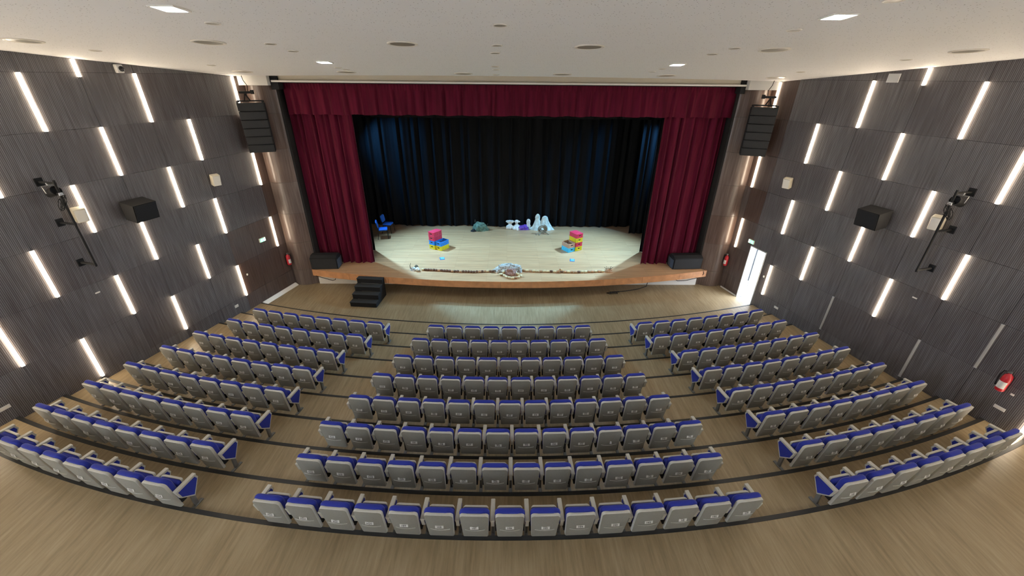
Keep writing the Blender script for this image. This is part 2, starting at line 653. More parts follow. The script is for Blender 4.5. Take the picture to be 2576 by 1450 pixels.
# the leaf, swung outwards against the far jamb
leaf = MB().rbox((0.0, -0.40, 1.09), (0.045, 0.72, 2.14), 0.004).obj('door_leaf', M['white'], df, None, (DOOR[1] - 0.05, -0.30, 0.02))
hd = MB()
hd.tube([(-0.03, -0.66, 1.0), (-0.08, -0.66, 1.0), (-0.08, -0.54, 1.0)], 0.012)
hd.obj('handle', M['steel'], leaf, 40)
# left wall: white threshold of the closed side door
mb = MB()
mb.prism([(0.0, 0.0), (0.0, 0.10), (0.045, 0.10), (0.16, 0.02), (0.16, 0.0)], 'x', 10.93, 12.70)
th = structure(mb.obj('trim_2', M['bright_white'], None, None, wall_point('left', 0, 0.0), wall_rot('left')))
th.scale = (1, -1, 1)
mb = MB().box(12.06, 0, 0.0, 12.95, 0.03, 0.05)
structure(mb.obj('trim_3', M['white'], None, None, wall_point('right', 0, 0.0), wall_rot('right')))

# ------------------------------------------------------------------ floor, tiers and nosings
ROW_C = [43.394, 42.963, 42.414, 41.903, 41.08, 39.41, 38.648, 36.119]      # arc centre (y) and radius of each seat row
ROW_R = [32.796, 33.243, 33.646, 34.048, 34.14, 33.403, 33.561, 31.98]
NOSE_C = [43.394, 43.394] + ROW_C
NOSE_W = [0.045, 0.05, 0.055, 0.055, 0.06, 0.06, 0.065, 0.07, 0.075, 0.075]
NOSE_R = [ROW_R[max(0, i - 2)] + o - NOSE_W[i] / 2 for i, o in enumerate((-1.73, -0.82, 0.065, 0.033, 0.012, 0.018, 0.0, -0.03, -0.035, -0.088))]
STEP = 0.0925


def arc_pts(R, cy, n=64, extra=0.0):
    AC = Vector((0.08, cy, 0))
    def edge(side):
        lo, hi = 0.0, 0.6
        for _ in range(40):
            mid = (lo + hi) / 2
            sgn = -1 if side == 'left' else 1
            p = AC + Vector((sgn * R * sin(mid), -R * cos(mid), 0))
            nn, dd, D = wall_frame(side)
            if p.dot(nn) < D - 0.0 + extra:
                lo = mid
            else:
                hi = mid
        return lo
    t0, t1 = -edge('left'), edge('right')
    return [AC + Vector((R * sin(t0 + (t1 - t0) * i / n), -R * cos(t0 + (t1 - t0) * i / n), 0)) for i in range(n + 1)]


fl = MB()
a = arc_pts(NOSE_R[0] + 0.3, NOSE_C[0], 48)
front = [Vector((9.35, 15.75, 0)), Vector((9.0, 16.2, 0)), Vector((-9.0, 16.2, 0)), Vector((-9.1, 15.7, 0))]
fl.prism([(p.x, p.y) for p in a] + [(p.x, p.y) for p in front], 'z', -0.2, 0.0)
floor = structure(fl.obj('floor', M['lino']))
for i, R in enumerate(NOSE_R):
    zt, zb = STEP * (i + 1), STEP * i - 0.02
    A = arc_pts(R, NOSE_C[i], 64)
    AC = Vector((0.08, NOSE_C[i], 0))
    if i < 9:
        B = arc_pts(NOSE_R[i + 1] + 0.02, NOSE_C[i + 1], 64)
    else:
        B = [Vector((-13.4, -4.0, 0)) + Vector((27.0, 0, 0)) * (q / 64) for q in range(65)]
        B[0].x, B[-1].x = wall_x('left', -4.0), wall_x('right', -4.0)
    n = len(A)
    vs = [(p.x, p.y, zt) for p in A] + [(p.x, p.y, zt) for p in B] + [(p.x, p.y, zb) for p in A] + [(p.x, p.y, zb) for p in B]
    fs = []
    for q in range(n - 1):
        fs += [(q, q + 1, n + q + 1, n + q), (2 * n + q, 3 * n + q, 3 * n + q + 1, 2 * n + q + 1), (q, 2 * n + q, 2 * n + q + 1, q + 1), (n + q, n + q + 1, 3 * n + q + 1, 3 * n + q)]
    fs += [(0, n, 3 * n, 2 * n), (n - 1, 3 * n - 1, 4 * n - 1, 2 * n - 1)]
    MB().add(vs, fs).obj('tier', M['lino'], floor)
    wd = NOSE_W[i]
    B = [AC + (p - AC).normalized() * (R + wd) for p in A]
    A2 = [AC + (p - AC).normalized() * (R - 0.008) for p in A]
    vs = [(p.x, p.y, zt + 0.006) for p in A2] + [(p.x, p.y, zt + 0.006) for p in B] + [(p.x, p.y, zt - 0.05) for p in A2] + [(p.x, p.y, zt - 0.01) for p in B]
    MB().add(vs, fs).obj('nosing', M['nosing'], floor)

# rear wall behind the camera and the ceiling
structure(MB().box(-14.5, -4.3, -0.2, 14.5, -4.0, 10.0).obj('wall_rear', M['cream']))


def ceil_z(y):
    return 9.17 - 0.083 * y


cm = MB()
nx = 40
xs = [-14.5 + 29.0 * i / nx for i in range(nx + 1)]
vs, fs = [], []
for x in xs:
    yf = 14.42 + 0.0100 * min(abs(x), 9.6) ** 2
    vs += [(x, -4.2, ceil_z(-4.2)), (x, yf, ceil_z(yf)), (x, -4.2, ceil_z(-4.2) + 0.15), (x, yf, ceil_z(yf) + 0.15)]
for i in range(nx):
    b, c = 4 * i, 4 * (i + 1)
    fs += [(b, b + 1, c + 1, c), (b + 2, c + 2, c + 3, b + 3), (b + 1, b + 3, c + 3, c + 1), (b, c, c + 2, b + 2)]
fs += [(0, 2, 3, 1), (4 * nx, 4 * nx + 1, 4 * nx + 3, 4 * nx + 2)]
cm.add(vs, fs)
structure(cm.obj('ceiling', M['ceiling']))
# roof slab above everything so that no daylight leaks in
structure(MB().box(-15, -4.5, 9.9, 15, 22.4, 10.1).obj('roof', M['stage_dark']))
# boards above the proscenium
structure(MB().box(-8.05, 15.66, 7.765, 8.22, 15.80, 9.0).obj('trim_4', M['cream']))
structure(MB().rbox((0.11, 15.56, 7.762), (16.20, 0.11, 0.062), 0.012).obj('trim_1', M['bright_white']))
# bulkheads over the two columns
for nm, x0, x1, lab in (('left', -9.02, -8.05, ''), ('right', 8.22, 9.24, '')):
    b = MB().box(x0, 15.38, 7.63, x1, 15.9, 8.6)
    structure(b.obj('wall_bulkhead_' + nm, M['white']))
    k = -1 if nm == 'left' else 1
    xa, xb = sorted((k * 8.02, k * 8.24)) if nm == 'right' else (-8.06, -7.80)
    structure(MB().box(xa if nm == 'left' else 8.05, 15.58, 7.50, xb if nm == 'left' else 8.23, 15.9, 7.92).obj('wall_gap_' + nm, M['stage_dark']))

# rounded timber columns between the side walls and the curtain: curved panels one above another
for nm, sg, xw, xi in (('left', -1, 9.04, 8.06), ('right', 1, 9.26, 8.22)):
    prof = []
    K = 14
    for i in range(K + 1):
        t = i / K
        x = xw + (xi - xw) * t
        y = 15.70 - 0.16 * sin(pi * min(1, t * 1.05)) + 0.10 * t
        prof.append((sg * x, y))
    prof += [(sg * (xi - 0.045), 15.86), (sg * (xi - 0.05), 16.3), (sg * xw, 16.3)]
    col = structure(MB().prism([(x * 0.997, y + 0.03) for x, y in prof], 'z', 0.0, 7.64).obj('wall_column_' + nm, M['wall_back']))
    for j in range(len(LEVELS) - 2):
        MB().prism(prof, 'z', LEVELS[j] + 0.004, min(LEVELS[j + 1], 7.64) - 0.004).obj('panel', M['panel_smooth'], col, 50)

# stage house shell (all black)
structure(MB().box(-11.5, 22.0, -0.2, 11.5, 22.3, 10.0).obj('wall_back', M['stage_dark']))
structure(MB().box(-11.6, 16.3, -0.2, -11.4, 22.2, 10.0).obj('wall_stage_left', M['stage_dark']))
structure(MB().box(11.4, 16.3, -0.2, 11.6, 22.2, 10.0).obj('wall_stage_right', M['stage_dark']))
structure(MB().box(-11.6, 16.25, 0.0, -8.1, 16.40, 10.0).obj('wall_wing_left', M['stage_dark']))
structure(MB().box(8.3, 16.25, 0.0, 11.6, 16.40, 10.0).obj('wall_wing_right', M['stage_dark']))
structure(MB().box(-9.3, 15.82, 7.7, 9.5, 16.40, 10.0).obj('wall_lintel', M['stage_dark']))
structure(MB().box(-11.5, 16.2, -0.2, -8.02, 22.2, 0.79).obj('floor_wing_left', M['stage_dark']))
structure(MB().box(8.18, 16.2, -0.2, 11.5, 22.2, 0.79).obj('floor_wing_right', M['stage_dark']))

# ------------------------------------------------------------------ stage
SZ = 0.80
stage = thing('stage', 'wooden stage platform with a curved overhanging orange front edge', 'stage', (0, 15.7, 0))
lip = []
NL = 40
for i in range(NL + 1):
    x = -8.05 + 16.43 * i / NL
    y = 14.35 + 0.0163 * (x - 0.1) ** 2
    lip.append((x, y - 15.7))
mb = MB()
mb.prism(lip + [(8.16, 0.0), (8.16, 6.25), (-8.0, 6.25), (-8.0, 0.0)], 'z', SZ - 0.25, SZ)
deck = mb.obj('deck', M['deck'], stage)
cuts = [0, 4, 8, 12, 16, 19, 22, 26, 29, 33, 37, 40]
for a0, a1 in zip(cuts[:-1], cuts[1:]):
    pts = lip[a0:a1 + 1]
    e = 0.004
    outer = [(x, y - 0.022) for x, y in pts]
    inner = [(x, y) for x, y in pts[::-1]]
    outer[0] = (outer[0][0] + e, outer[0][1])
    outer[-1] = (outer[-1][0] - e, outer[-1][1])
    inner[0] = (inner[0][0] - e, inner[0][1])
    inner[-1] = (inner[-1][0] + e, inner[-1][1])
    MB().prism(outer + inner, 'z', SZ - 0.27, SZ + 0.004).obj('fascia_board', M['fascia'], stage)
for sg, x in ((-1, -8.05), (1, 8.38)):
    xa, xb = sorted((x, x + sg * 0.02))
    yb = 14.35 + 0.0163 * (x - 0.1) ** 2 - 15.7
    MB().box(xa, yb - 0.02, SZ - 0.27, xb, -0.12, SZ + 0.004).obj('end_board', M['fascia'], stage)
MB().box(-8.02, 0.02, 0.0, 8.18, 0.30, SZ - 0.25).obj('base_wall', M['white'], stage)


# ------------------------------------------------------------------ curtains
def curtain(name, x0, x1, y, z0, z1, folds, amp, mat, seed, label, cat='curtain', header=0.0, hem=0.02, yfn=None, per=12, flare=0.25, group=None):
    rnd = random.Random(seed)
    n = int(folds * per)
    ph, p = [], 0.0
    for i in range(n + 1):
        ph.append(p)
        p += 2 * pi / per * rnd.uniform(0.55, 1.45) * (0.75 + 0.5 * sin(i * 0.23 + seed))
    amps = [amp * (0.7 + 0.6 * rnd.random()) for _ in range(n + 1)]
    for _ in range(2 * per // 3):
        amps = [amps[0]] + [(amps[i - 1] + amps[i] + amps[i + 1]) / 3 for i in range(1, n)] + [amps[-1]]
    zs = [z1]
    if header:
        zs += [z1 - header * 0.5, z1 - header, z1 - header * 1.3]
    rows = 9
    zz0 = zs[-1]
    zs += [zz0 + (z0 - zz0) * (k + 1) / rows for k in range(rows)]
    drift = [rnd.uniform(-1, 1) for _ in range(int(folds) + 3)]
    vs, fs = [], []
    for (side, th) in ((0, 0.0), (1, 0.022)):
        for z in zs:
            t = (z1 - z) / (z1 - z0)
            for i in range(n + 1):
                u = i / n
                x = x0 + (x1 - x0) * u
                fi = u * (len(drift) - 1)
                d0 = drift[int(fi)] * (1 - fi % 1) + drift[min(int(fi) + 1, len(drift) - 1)] * (fi % 1)
                x += d0 * flare * 0.22 * t * sin(pi * u)
                a = amps[i] * (0.72 + flare * t)
                s = sin(ph[i])
                yy = a * (s * abs(s) ** 0.35 if s else 0)
                if header and z > z1 - header * 1.01:
                    yy = 0.45 * amp * sin(i * 2 * pi / 5.0)
                    if abs(z - (z1 - header)) < 1e-6:
                        yy *= 0.3
                zz = z
                if z == zs[-1]:
                    zz += hem * (0.5 + 0.5 * sin(u * folds * 1.7 + seed)) * rnd.uniform(0.7, 1.0)
                yc = y + (yfn(u) if yfn else 0)
                vs.append((x, yc + yy + th, zz))
    m, rws = n + 1, len(zs)
    for s in (0, 1):
        b = s * m * rws
        for r in range(rws - 1):
            for i in range(n):
                fs.append((b + r * m + i, b + r * m + i + 1, b + (r + 1) * m + i + 1, b + (r + 1) * m + i))
    o = m * rws
    for i in range(n):
        fs.append((i, i + 1, o + i + 1, o + i))
        q = (rws - 1) * m + i
        fs.append((q, q + 1, o + q + 1, o + q))
    for r in range(rws - 1):
        fs.append((r * m, (r + 1) * m, o + (r + 1) * m, o + r * m))
        fs.append((r * m + n, (r + 1) * m + n, o + (r + 1) * m + n, o + r * m + n))
    ob = MB().add(vs, fs).obj(name, mat, None, 60)
    return tag(ob, label, cat, group)


curtain('red_curtain', -7.95, -5.68, 16.2, SZ + 0.005, 7.6, 11, 0.085, M['red'], 3, 'tall red velvet curtain gathered at the left side of the stage opening', yfn=lambda u: -0.05 * u)
curtain('red_curtain', 5.80, 8.10, 16.2, SZ + 0.005, 7.6, 11, 0.085, M['red'], 5, 'tall red velvet curtain gathered at the right side of the stage opening', yfn=lambda u: -0.05 * (1 - u))
curtain('red_valance', -7.85, 8.15, 15.97, 6.68, 7.745, 62, 0.050, M['red'], 11, 'pleated red velvet valance hanging across the top of the stage opening', 'valance', header=0.20, hem=0.035, flare=0.35)
curtain('black_border', -8.0, 8.2, 17.3, 6.50, 9.89, 30, 0.05, M['black_cloth'], 13, 'narrow black border cloth hanging just behind the red valance', 'curtain')
curtain('black_leg_curtain', -7.9, -6.06, 17.5, SZ + 0.005, 7.6, 7, 0.06, M['black_cloth'], 17, 'black side curtain right behind the left red curtain')
curtain('black_leg_curtain', 6.12, 8.1, 17.45, SZ + 0.005, 7.6, 7, 0.06, M['black_cloth'], 19, 'black side curtain right behind the right red curtain')
curtain('black_leg_curtain', 6.30, 8.1, 20.02, SZ + 0.005, 7.6, 9, 0.07, M['black_cloth'], 23, 'black side curtain near the right rear of the stage, edged with blue light')
curtain('black_backdrop', -8.2, 7.9, 21.0, SZ + 0.012, 7.7, 46, 0.085, M['black_cloth'], 29, 'wide black pleated backdrop curtain closing the rear of the stage', 'backdrop', hem=0.05,
        yfn=lambda u: 0.26 - 0.75 * u + 0.62 * u * u + 0.05 * sin(u * 21))

# ------------------------------------------------------------------ strip lights on the side walls
SIDE_WORD = {'left': 'left', 'right': 'right'}
tops_odd = [7.95, 5.53, 3.11]
tops_even = [8.34, 6.74, 4.32, 1.90]
strip_cols = {'left': {-1.9: 'e', -0.6: 'o', 0.7: 'e', 2.0: 'o', 3.2: 'e', 4.45: 'o', 5.615: 'e', 6.90: 'o', 8.01: 'e', 9.285: 'o', 10.375: 'e', 12.33: 'o'},
              'right': {-1.3: 'e', -0.1: 'o', 1.13: 'e', 2.35: 'o', 3.58: 'e', 4.80: 'o', 5.98: 'e', 7.20: 'o', 8.43: 'e', 9.66: 'o', 10.90: 'e', 12.78: 'o'}}
ROWN = {8.34: 'cut by the ceiling', 7.95: 'top row', 6.74: 'second row down', 5.53: 'third row down', 4.32: 'fourth row down', 3.11: 'fifth row down', 1.90: 'bottom row'}
ORD = ['first', 'second', 'third', 'fourth', 'fifth', 'sixth', 'seventh', 'eighth', 'ninth', 'tenth', 'eleventh', 'twelfth', 'thirteenth', 'fourteenth', 'fifteenth']
strip_me = {}
for h in (1.21, 0.39):
    b = MB().rbox((0, 0, -h / 2), (0.058, 0.030, h - 0.012), 0.006)
    strip_me[h] = (b.mesh('diffuser', M['strip'], 40), b.mesh('diffuser', M['unlit'], 40))
    cpb = MB()
    cpb.cbox((0, 0, -0.003), (0.064, 0.034, 0.006))
    strip_me[('cap', h, 0)] = cpb.mesh('end_cap', M['alu'])
for side in ('left', 'right'):
    cols = sorted(strip_cols[side])[::-1]
    for ci, s in enumerate(cols):
        for zt in (tops_odd if strip_cols[side][s] == 'o' else tops_even):
            y_at = wall_point(side, s, 0).y
            h = 1.21
            if zt == 8.34:
                h = 0.39
                if ceil_z(y_at) < 8.0 or s > 9.5:
                    continue
                zt2 = ceil_z(y_at) - 0.005
                h = 0.39
                zt2 = min(zt2, 8.34)
            else:
                zt2 = zt
            lit = not (side == 'right' and zt == 1.90 and s in (8.43, 5.98)) and not (side == 'right' and s == 4.80 and zt == 3.11)
            word = 'glowing' if lit else 'switched-off grey'
            p = wall_point(side, s, zt2, 0.016)
            zt2 = min(zt2, ceil_z(y_at) - 0.004)
            p = wall_point(side, s, zt2, 0.016)
            o = thing('strip_light', '%s strip light, %s wall, %s column from the stage, %s' % (word, side, ORD[ci], ROWN[zt]), 'strip light', p, wall_rot(side), 'vertical strip lights on the %s wall' % side)
            put('diffuser', strip_me[h][0 if lit else 1], o)
            put('end_cap', strip_me[('cap', h, 0)], o, (0, 0, 0))
            put('end_cap', strip_me[('cap', h, 0)], o, (0, 0, -h + 0.006))

# ------------------------------------------------------------------ ceiling fittings
TILT = (-0.0828, 0, 0)


def fitting_me(r, depth):
    ring = MB().lathe([(r, 0.0), (r, -depth * 0.45), (r * 0.95, -depth), (r * 0.86, -depth), (r * 0.80, -depth * 0.6), (r * 0.80, 0.0)], 28).mesh('ring', M['trim_ring'], 35)
    dish = MB().lathe([(r * 0.80, -depth * 0.62), (r * 0.62, -depth * 0.35), (r * 0.36, -depth * 0.18), (r * 0.34, -depth * 0.5), (0.0, -depth * 0.5)], 28).mesh('dish', M['dish'], 35)
    return ring, dish


big = fitting_me(0.275, 0.018)
small = fitting_me(0.105, 0.012)
BIG_F = [(-8.72, 8.66), (-5.38, 8.60), (-1.89, 8.55), (1.50, 8.66), (4.98, 8.75), (8.55, 8.66)]
BIG_B = [(-7.85, 13.75), (-4.71, 13.55), (-1.31, 13.70), (1.62, 13.62), (4.75, 13.70), (8.20, 13.95)]
PLACE6 = ['far left', 'second from the left', 'third from the left', 'third from the right', 'second from the right', 'far right']
for row, nm in ((BIG_F, 'front'), (BIG_B, 'stage-side')):
    for i, (x, y) in enumerate(row):
        o = thing('ceiling_downlight', 'large round unlit downlight, %s in the %s ceiling row' % (PLACE6[i], 'nearer' if nm == 'front' else 'stage-side'), 'ceiling light', (x, y, ceil_z(y) - 0.001), TILT, 'large round ceiling downlights')
        put('ring', big[0], o)
        put('dish', big[1], o)
SM = [(-4.23, 6.98, 'left line, nearest the camera'), (-4.34, 8.72, 'left line, second from the camera'), (-4.34, 9.57, 'left line, third from the camera'),
      (-4.55, 12.48, 'left line, fourth from the camera'), (-4.50, 12.95, 'left line, nearest the stage'),
      (-0.11, 6.89, 'middle line, nearest the camera'), (-0.19, 8.62, 'middle line, second from the camera'), (-0.25, 9.54, 'middle line, third from the camera'),
      (-0.32, 11.85, 'middle line, fourth from the camera'), (-0.31, 12.57, 'middle line, fifth from the camera'), (-0.35, 14.0, 'middle line, nearest the stage'),
      (4.23, 5.37, 'right line, cut by the top of the picture'), (4.19, 6.99, 'right line, beyond the square lamp'), (4.18, 8.65, 'right line, third from the camera'),
      (4.12, 9.40, 'right line, fourth from the camera'), (4.02, 12.0, 'right line, fifth from the camera'), (3.98, 12.67, 'right line, nearest the stage'),
      (-8.50, 9.80, 'beside the left wall, nearer'), (-7.74, 12.22, 'beside the left wall, farther'), (8.51, 9.89, 'beside the right wall, nearer'), (7.94, 12.41, 'beside the right wall, farther')]
for x, y, wd in SM:
    o = thing('ceiling_spot', 'small round unlit ceiling spot, %s' % wd, 'ceiling light', (x, y, ceil_z(y) - 0.001), TILT, 'small round ceiling spots')
    put('ring', small[0], o)
    put('dish', small[1], o)
for x, y, wd in ((-4.19, 6.12, 'nearest left'), (4.19, 6.12, 'nearest right'), (-4.43, 11.31, 'farther left'), (4.06, 11.08, 'farther right')):
    o = thing('square_ceiling_lamp', 'lit square bluish-white ceiling lamp, %s of the four' % wd, 'ceiling light', (x, y, ceil_z(y) - 0.001), TILT, 'lit square ceiling lamps')
    f = MB()
    for q in range(4):
        a = q * pi / 2
        f.xf = Matrix.Rotation(a, 4, 'Z')
        f.box(-0.16, 0.135, -0.016, 0.135, 0.16, 0)
    f.xf = None
    f.obj('frame', M['trim_ring'], o)
    MB().cbox((0, 0, -0.006), (0.268, 0.268, 0.008)).obj('diffuser', M['square'] if y < 9 else M['square_far'], o)

# ------------------------------------------------------------------ theatre seats
FONT_ME = {}


def glyph(ch):
    if ch not in FONT_ME:
        cu = bpy.data.curves.new('glyph', 'FONT')
        cu.body = ch
        cu.size = 1.0
        cu.resolution_u = 2
        cu.offset = 0.022
        ob = bpy.data.objects.new('glyph', cu)
        C.objects.link(ob)
        bpy.context.view_layer.update()
        me = bpy.data.meshes.new_from_object(ob.evaluated_get(bpy.context.evaluated_depsgraph_get()))
        vs = [v.co.copy() for v in me.vertices]
        fs = [list(p.vertices) for p in me.polygons]
        x0 = min(v.x for v in vs)
        x1 = max(v.x for v in vs)
        FONT_ME[ch] = ([(v.x - x0, v.y) for v in vs], fs, x1 - x0)
        bpy.data.objects.remove(ob)
        bpy.data.curves.remove(cu)
        bpy.data.meshes.remove(me)
    return FONT_ME[ch]


def text_mb(txt, h):
    """flat lettering centred on the origin in the XZ plane, read from -Y"""
    mb = MB()
    x, parts = 0.0, []
    for ch in txt:
        if ch == ' ':
            x += 0.3
            continue
        vs, fs, wd = glyph(ch)
        parts.append((x, vs, fs))
        x += wd + 0.09
    tot = x - 0.09
    k = h / 0.70
    for px, vs, fs in parts:
        mb.add([((px + v[0] - tot / 2) * k, 0, (v[1] - 0.35) * k) for v in vs], fs)
    return mb


TOPZ, BOTZ = 0.860, 0.150
LEAN = 0.105


def back_place(u, v, d):
    t = (TOPZ - v) / (TOPZ - BOTZ)
    y = (LEAN * t ** 1.25 if t > 0 else LEAN * 0.5 * t) - 0.030 * (1 - t) * t * 4 * 0.3
    y += 0.035 * (abs(u) / 0.23) ** 2 * 0.8
    return (u, y + d - 0.030, v)


shell_me = MB().pad(rrect(0.212, 0.236, BOTZ, TOPZ, 0.02, 0.075), [(0.10, -0.008), (0.90, -0.010), (0.98, -0.010), (1.0, 0.002), (1.0, 0.040), (0.93, 0.046)], back_place, [0, 0, 1, 1, 1])
ln = []
for i in range(13):
    u = -0.165 + 0.33 * i / 12
    q = back_place(u, 0.425 + 0.012 * (u / 0.165) ** 2, -0.008)
    ln.append(q)
shell_me.tube(ln, 0.005, 5, 1)
shell_me = shell_me.mesh('backrest_shell', [M['grey'], M['rim']], 35)
cush_me = MB().pad(rrect(0.226, 0.250, 0.34, TOPZ + 0.038, 0.05, 0.115, 6), [(0.86, 0.042), (0.955, 0.044), (1.0, 0.075), (0.98, 0.112), (0.89, 0.140), (0.45, 0.150)], back_place).mesh('backrest_cushion', M['blue'], 60)
HY, HZ, TY, TZ = 0.225, 0.36, 0.268, 0.665
ud = Vector((0, TY - HY, TZ - HZ)).normalized()
nd = Vector((0, ud.z, -ud.y))


def pan_place(u, v, d):
    p = Vector((u, HY, HZ)) + ud * v + nd * d
    return tuple(p)


pl_ = sqrt((TY - HY) ** 2 + (TZ - HZ) ** 2)
seatc_me = MB().pad(rrect(0.215, 0.222, 0.0, pl_ - 0.018, 0.05, 0.06, 5), [(0.80, -0.080), (0.94, -0.066), (1.0, -0.035), (1.0, 0.0)], pan_place).mesh('seat_cushion', M['blue'], 60)
seats_me = MB().pad(rrect(0.205, 0.212, -0.01, pl_, 0.05, 0.035, 5), [(1.0, 0.0), (1.0, 0.022), (0.93, 0.050), (0.5, 0.062)], pan_place).mesh('seat_shell', M['rim'], 45)
# armrest standard: pentagonal side panel under a padded cap, a leg and a foot plate
pent = [(0.050, 0.600), (0.440, 0.600), (0.468, 0.520), (0.295, 0.225), (0.085, 0.430)]
arm = MB()
arm.prism(pent, 'x', -0.026, 0.026)
arm.rbox((0, 0.250, 0.614), (0.076, 0.405, 0.040), 0.012)
arm.rbox((0, 0.262, 0.16), (0.042, 0.075, 0.30), 0.006, 1)
arm.rbox((0, 0.262, 0.011), (0.065, 0.250, 0.022), 0.006, 1)
arm_me = arm.mesh('armrest', [M['rim'], M['leg_shaded']], 35)
pc = (0.262, 0.455)
pin = [(pc[0] + (y - pc[0]) * 0.86, pc[1] + (z - pc[1]) * 0.84) for y, z in pent]
side_me = MB().prism(pin, 'x', -0.002, 0.002).mesh('side_panel', M['blue'])
gap_dark_me = MB().box(-0.246, 0.115, 0.26, 0.246, 0.205, 0.40).mesh('gap_darkener', M['black'])  # added dark box, stands in for the shade in the gaps between shells
plate_w, plate_h = 0.138, 0.058
plate_me = MB().rbox((0, 0, 0), (plate_w, 0.003, plate_h), 0.001).mesh('number_plate', M['paper'])
peel_me = MB().add([(-0.02, 0, -0.035), (0.02, -0.012, -0.03), (0.012, -0.02, 0.035), (-0.015, 0, 0.035), (-0.02, 0.003, -0.035), (0.02, -0.009, -0.03), (0.012, -0.017, 0.035), (-0.015, 0.003, 0.035)],
                   [(0, 1, 2, 3), (4, 5, 6, 7), (0, 1, 5, 4), (1, 2, 6, 5), (2, 3, 7, 6), (3, 0, 4, 7)]).mesh('number_plate', M['paper'])

ROWS = 'ABCDEFGH'
SEAT_R = [32.796, 33.243, 33.646, 34.048, 34.14, 33.403, 33.561, 31.98]
WC = [0.5747, 0.5794, 0.5778, 0.5808, 0.5792, 0.5823, 0.583, 0.5785]
WS = [0.5852, 0.589, 0.5835, 0.5895, 0.5923, 0.5942, 0.5936, 0.59]
NCEN = [9, 10, 11, 12, 13, 14, 14, 15]
CO = [0.009, -0.004, -0.011, -0.011, 0.002, 0.039, 0.005, -0.017]
LA = [-4.262, -4.597, -5.087, -5.329, -5.549, -5.784, -6.002, -6.195]
RA = [4.349, 4.587, 5.051, 5.278, 5.539, 5.797, 5.995, 6.134]
ROWW = ['front row', 'second row', 'third row', 'fourth row', 'fifth row', 'sixth row', 'seventh row', 'last row']
lean_ang = -math.atan2(LEAN * 0.9, TOPZ - BOTZ)
rndp = random.Random(21)


def seat_at(r, arc, code, label, group, pitch, left_arm):
    R = SEAT_R[r]
    t = arc / R
    loc = Vector((0.08 + R * sin(t), ROW_C[r] - R * cos(t), 0))
    loc.z = STEP * (r + 2)
    o = thing('theatre_seat', label, 'seat', loc, t, group)
    put('backrest_shell', shell_me, o)
    put('backrest_cushion', cush_me, o)
    put('seat_cushion', seatc_me, o)
    put('seat_shell', seats_me, o)
    put('gap_darkener', gap_dark_me, o)
    arms = [pitch / 2] + ([-pitch / 2] if left_arm else [])
    for ax in arms:
        a = put('armrest', arm_me, o, (ax, 0, 0), -(pitch / 2 / R) * (1 if ax > 0 else -1) * -1)
        put('side_panel', side_me, a, (0.0275, 0, 0))
        put('side_panel', side_me, a, (-0.0275, 0, 0))
    v = 0.530 + rndp.uniform(-0.018, 0.02)
    u = rndp.uniform(-0.012, 0.012)
    q = back_place(u, v, -0.012)
    if code == 'F12':
        p = put('number_plate', peel_me, o, (q[0] + 0.01, q[1] - 0.006, q[2]), (lean_ang, 0, 0))
    else:
        p = put('number_plate', plate_me, o, q, (lean_ang, rndp.gauss(0, 0.035), 0))
        text_mb(code, 0.036).obj('lettering', M['ink'], p, None, (0, -0.0025, 0))
    return o


for r in range(8):
    n = NCEN[r]
    for i in range(n):
        arc = (i - (n - 1) / 2) * WC[r] + CO[r]
        code = '%s%d' % (ROWS[r], 9 + n - 1 - i)
        if i == 0:
            pos = 'beside the left aisle'
        elif i == n - 1:
            pos = 'beside the right aisle'
        elif i < n / 2:
            pos = '%s from the left aisle' % ORD[i]
        else:
            pos = '%s from the right aisle' % ORD[n - 1 - i]
        seat_at(r, arc, code, 'folded blue and grey seat %s, %s of centre block, %s' % (code, ROWW[r], pos), 'centre block seats, %s' % ROWW[r], WC[r], i == 0)
    for i in range(8):
        arc = LA[r] - i * WS[r]
        code = '%s%d' % (ROWS[r], 9 + n + i)
        pos = 'aisle end' if i == 0 else ('wall end' if i == 7 else '%s from the aisle' % ORD[i])
        seat_at(r, arc, code, 'folded blue and grey seat %s, %s of left block, %s' % (code, ROWW[r], pos), 'left block seats, %s' % ROWW[r], WS[r], i == 7)
        arc = RA[r] + i * WS[r]
        code = '%s%d' % (ROWS[r], 8 - i)
        seat_at(r, arc, code, 'folded blue and grey seat %s, %s of right block, %s' % (code, ROWW[r], pos), 'right block seats, %s' % ROWW[r], WS[r], i == 0)

# ------------------------------------------------------------------ loudspeakers and wall fittings
# two big wall speakers
for side, s, z in (('left', 7.93, 4.66), ('right', 8.11, 4.60)):
    k = inward(side)
    o = thing('wall_speaker', 'black box loudspeaker bracketed to the %s wall between strip lights' % side, 'loudspeaker', wall_point(side, s, z), wall_rot(side), 'black wall speakers')
    mb = MB()
    poly = [(k * 0.10, -0.22), (k * 0.46, -0.29), (k * 0.53, 0.17), (k * 0.10, 0.26)]
    mb.prism(poly, 'x', -0.30, 0.30)
    mb.obj('cabinet', M['black'], o)
    g = MB()
    a0, a1 = Vector((0, k * 0.465, -0.27)), Vector((0, k * 0.535, 0.155))
    g.add([(-0.28, a0.y, a0.z), (0.28, a0.y, a0.z), (0.28, a1.y, a1.z), (-0.28, a1.y, a1.z), (-0.28, a0.y + k * .012, a0.z), (0.28, a0.y + k * .012, a0.z), (0.28, a1.y + k * .012, a1.z), (-0.28, a1.y + k * .012, a1.z)],
          [(0, 1, 2, 3), (4, 5, 6, 7), (0, 1, 5, 4), (1, 2, 6, 5), (2, 3, 7, 6), (3, 0, 4, 7)])
    g.obj('grille', M['black_grille'], o)
    ya, yb = sorted((k * 0.002, k * 0.16))
    MB().box(-0.08, ya, -0.06, 0.08, yb, 0.06).obj('bracket', M['black'], o)
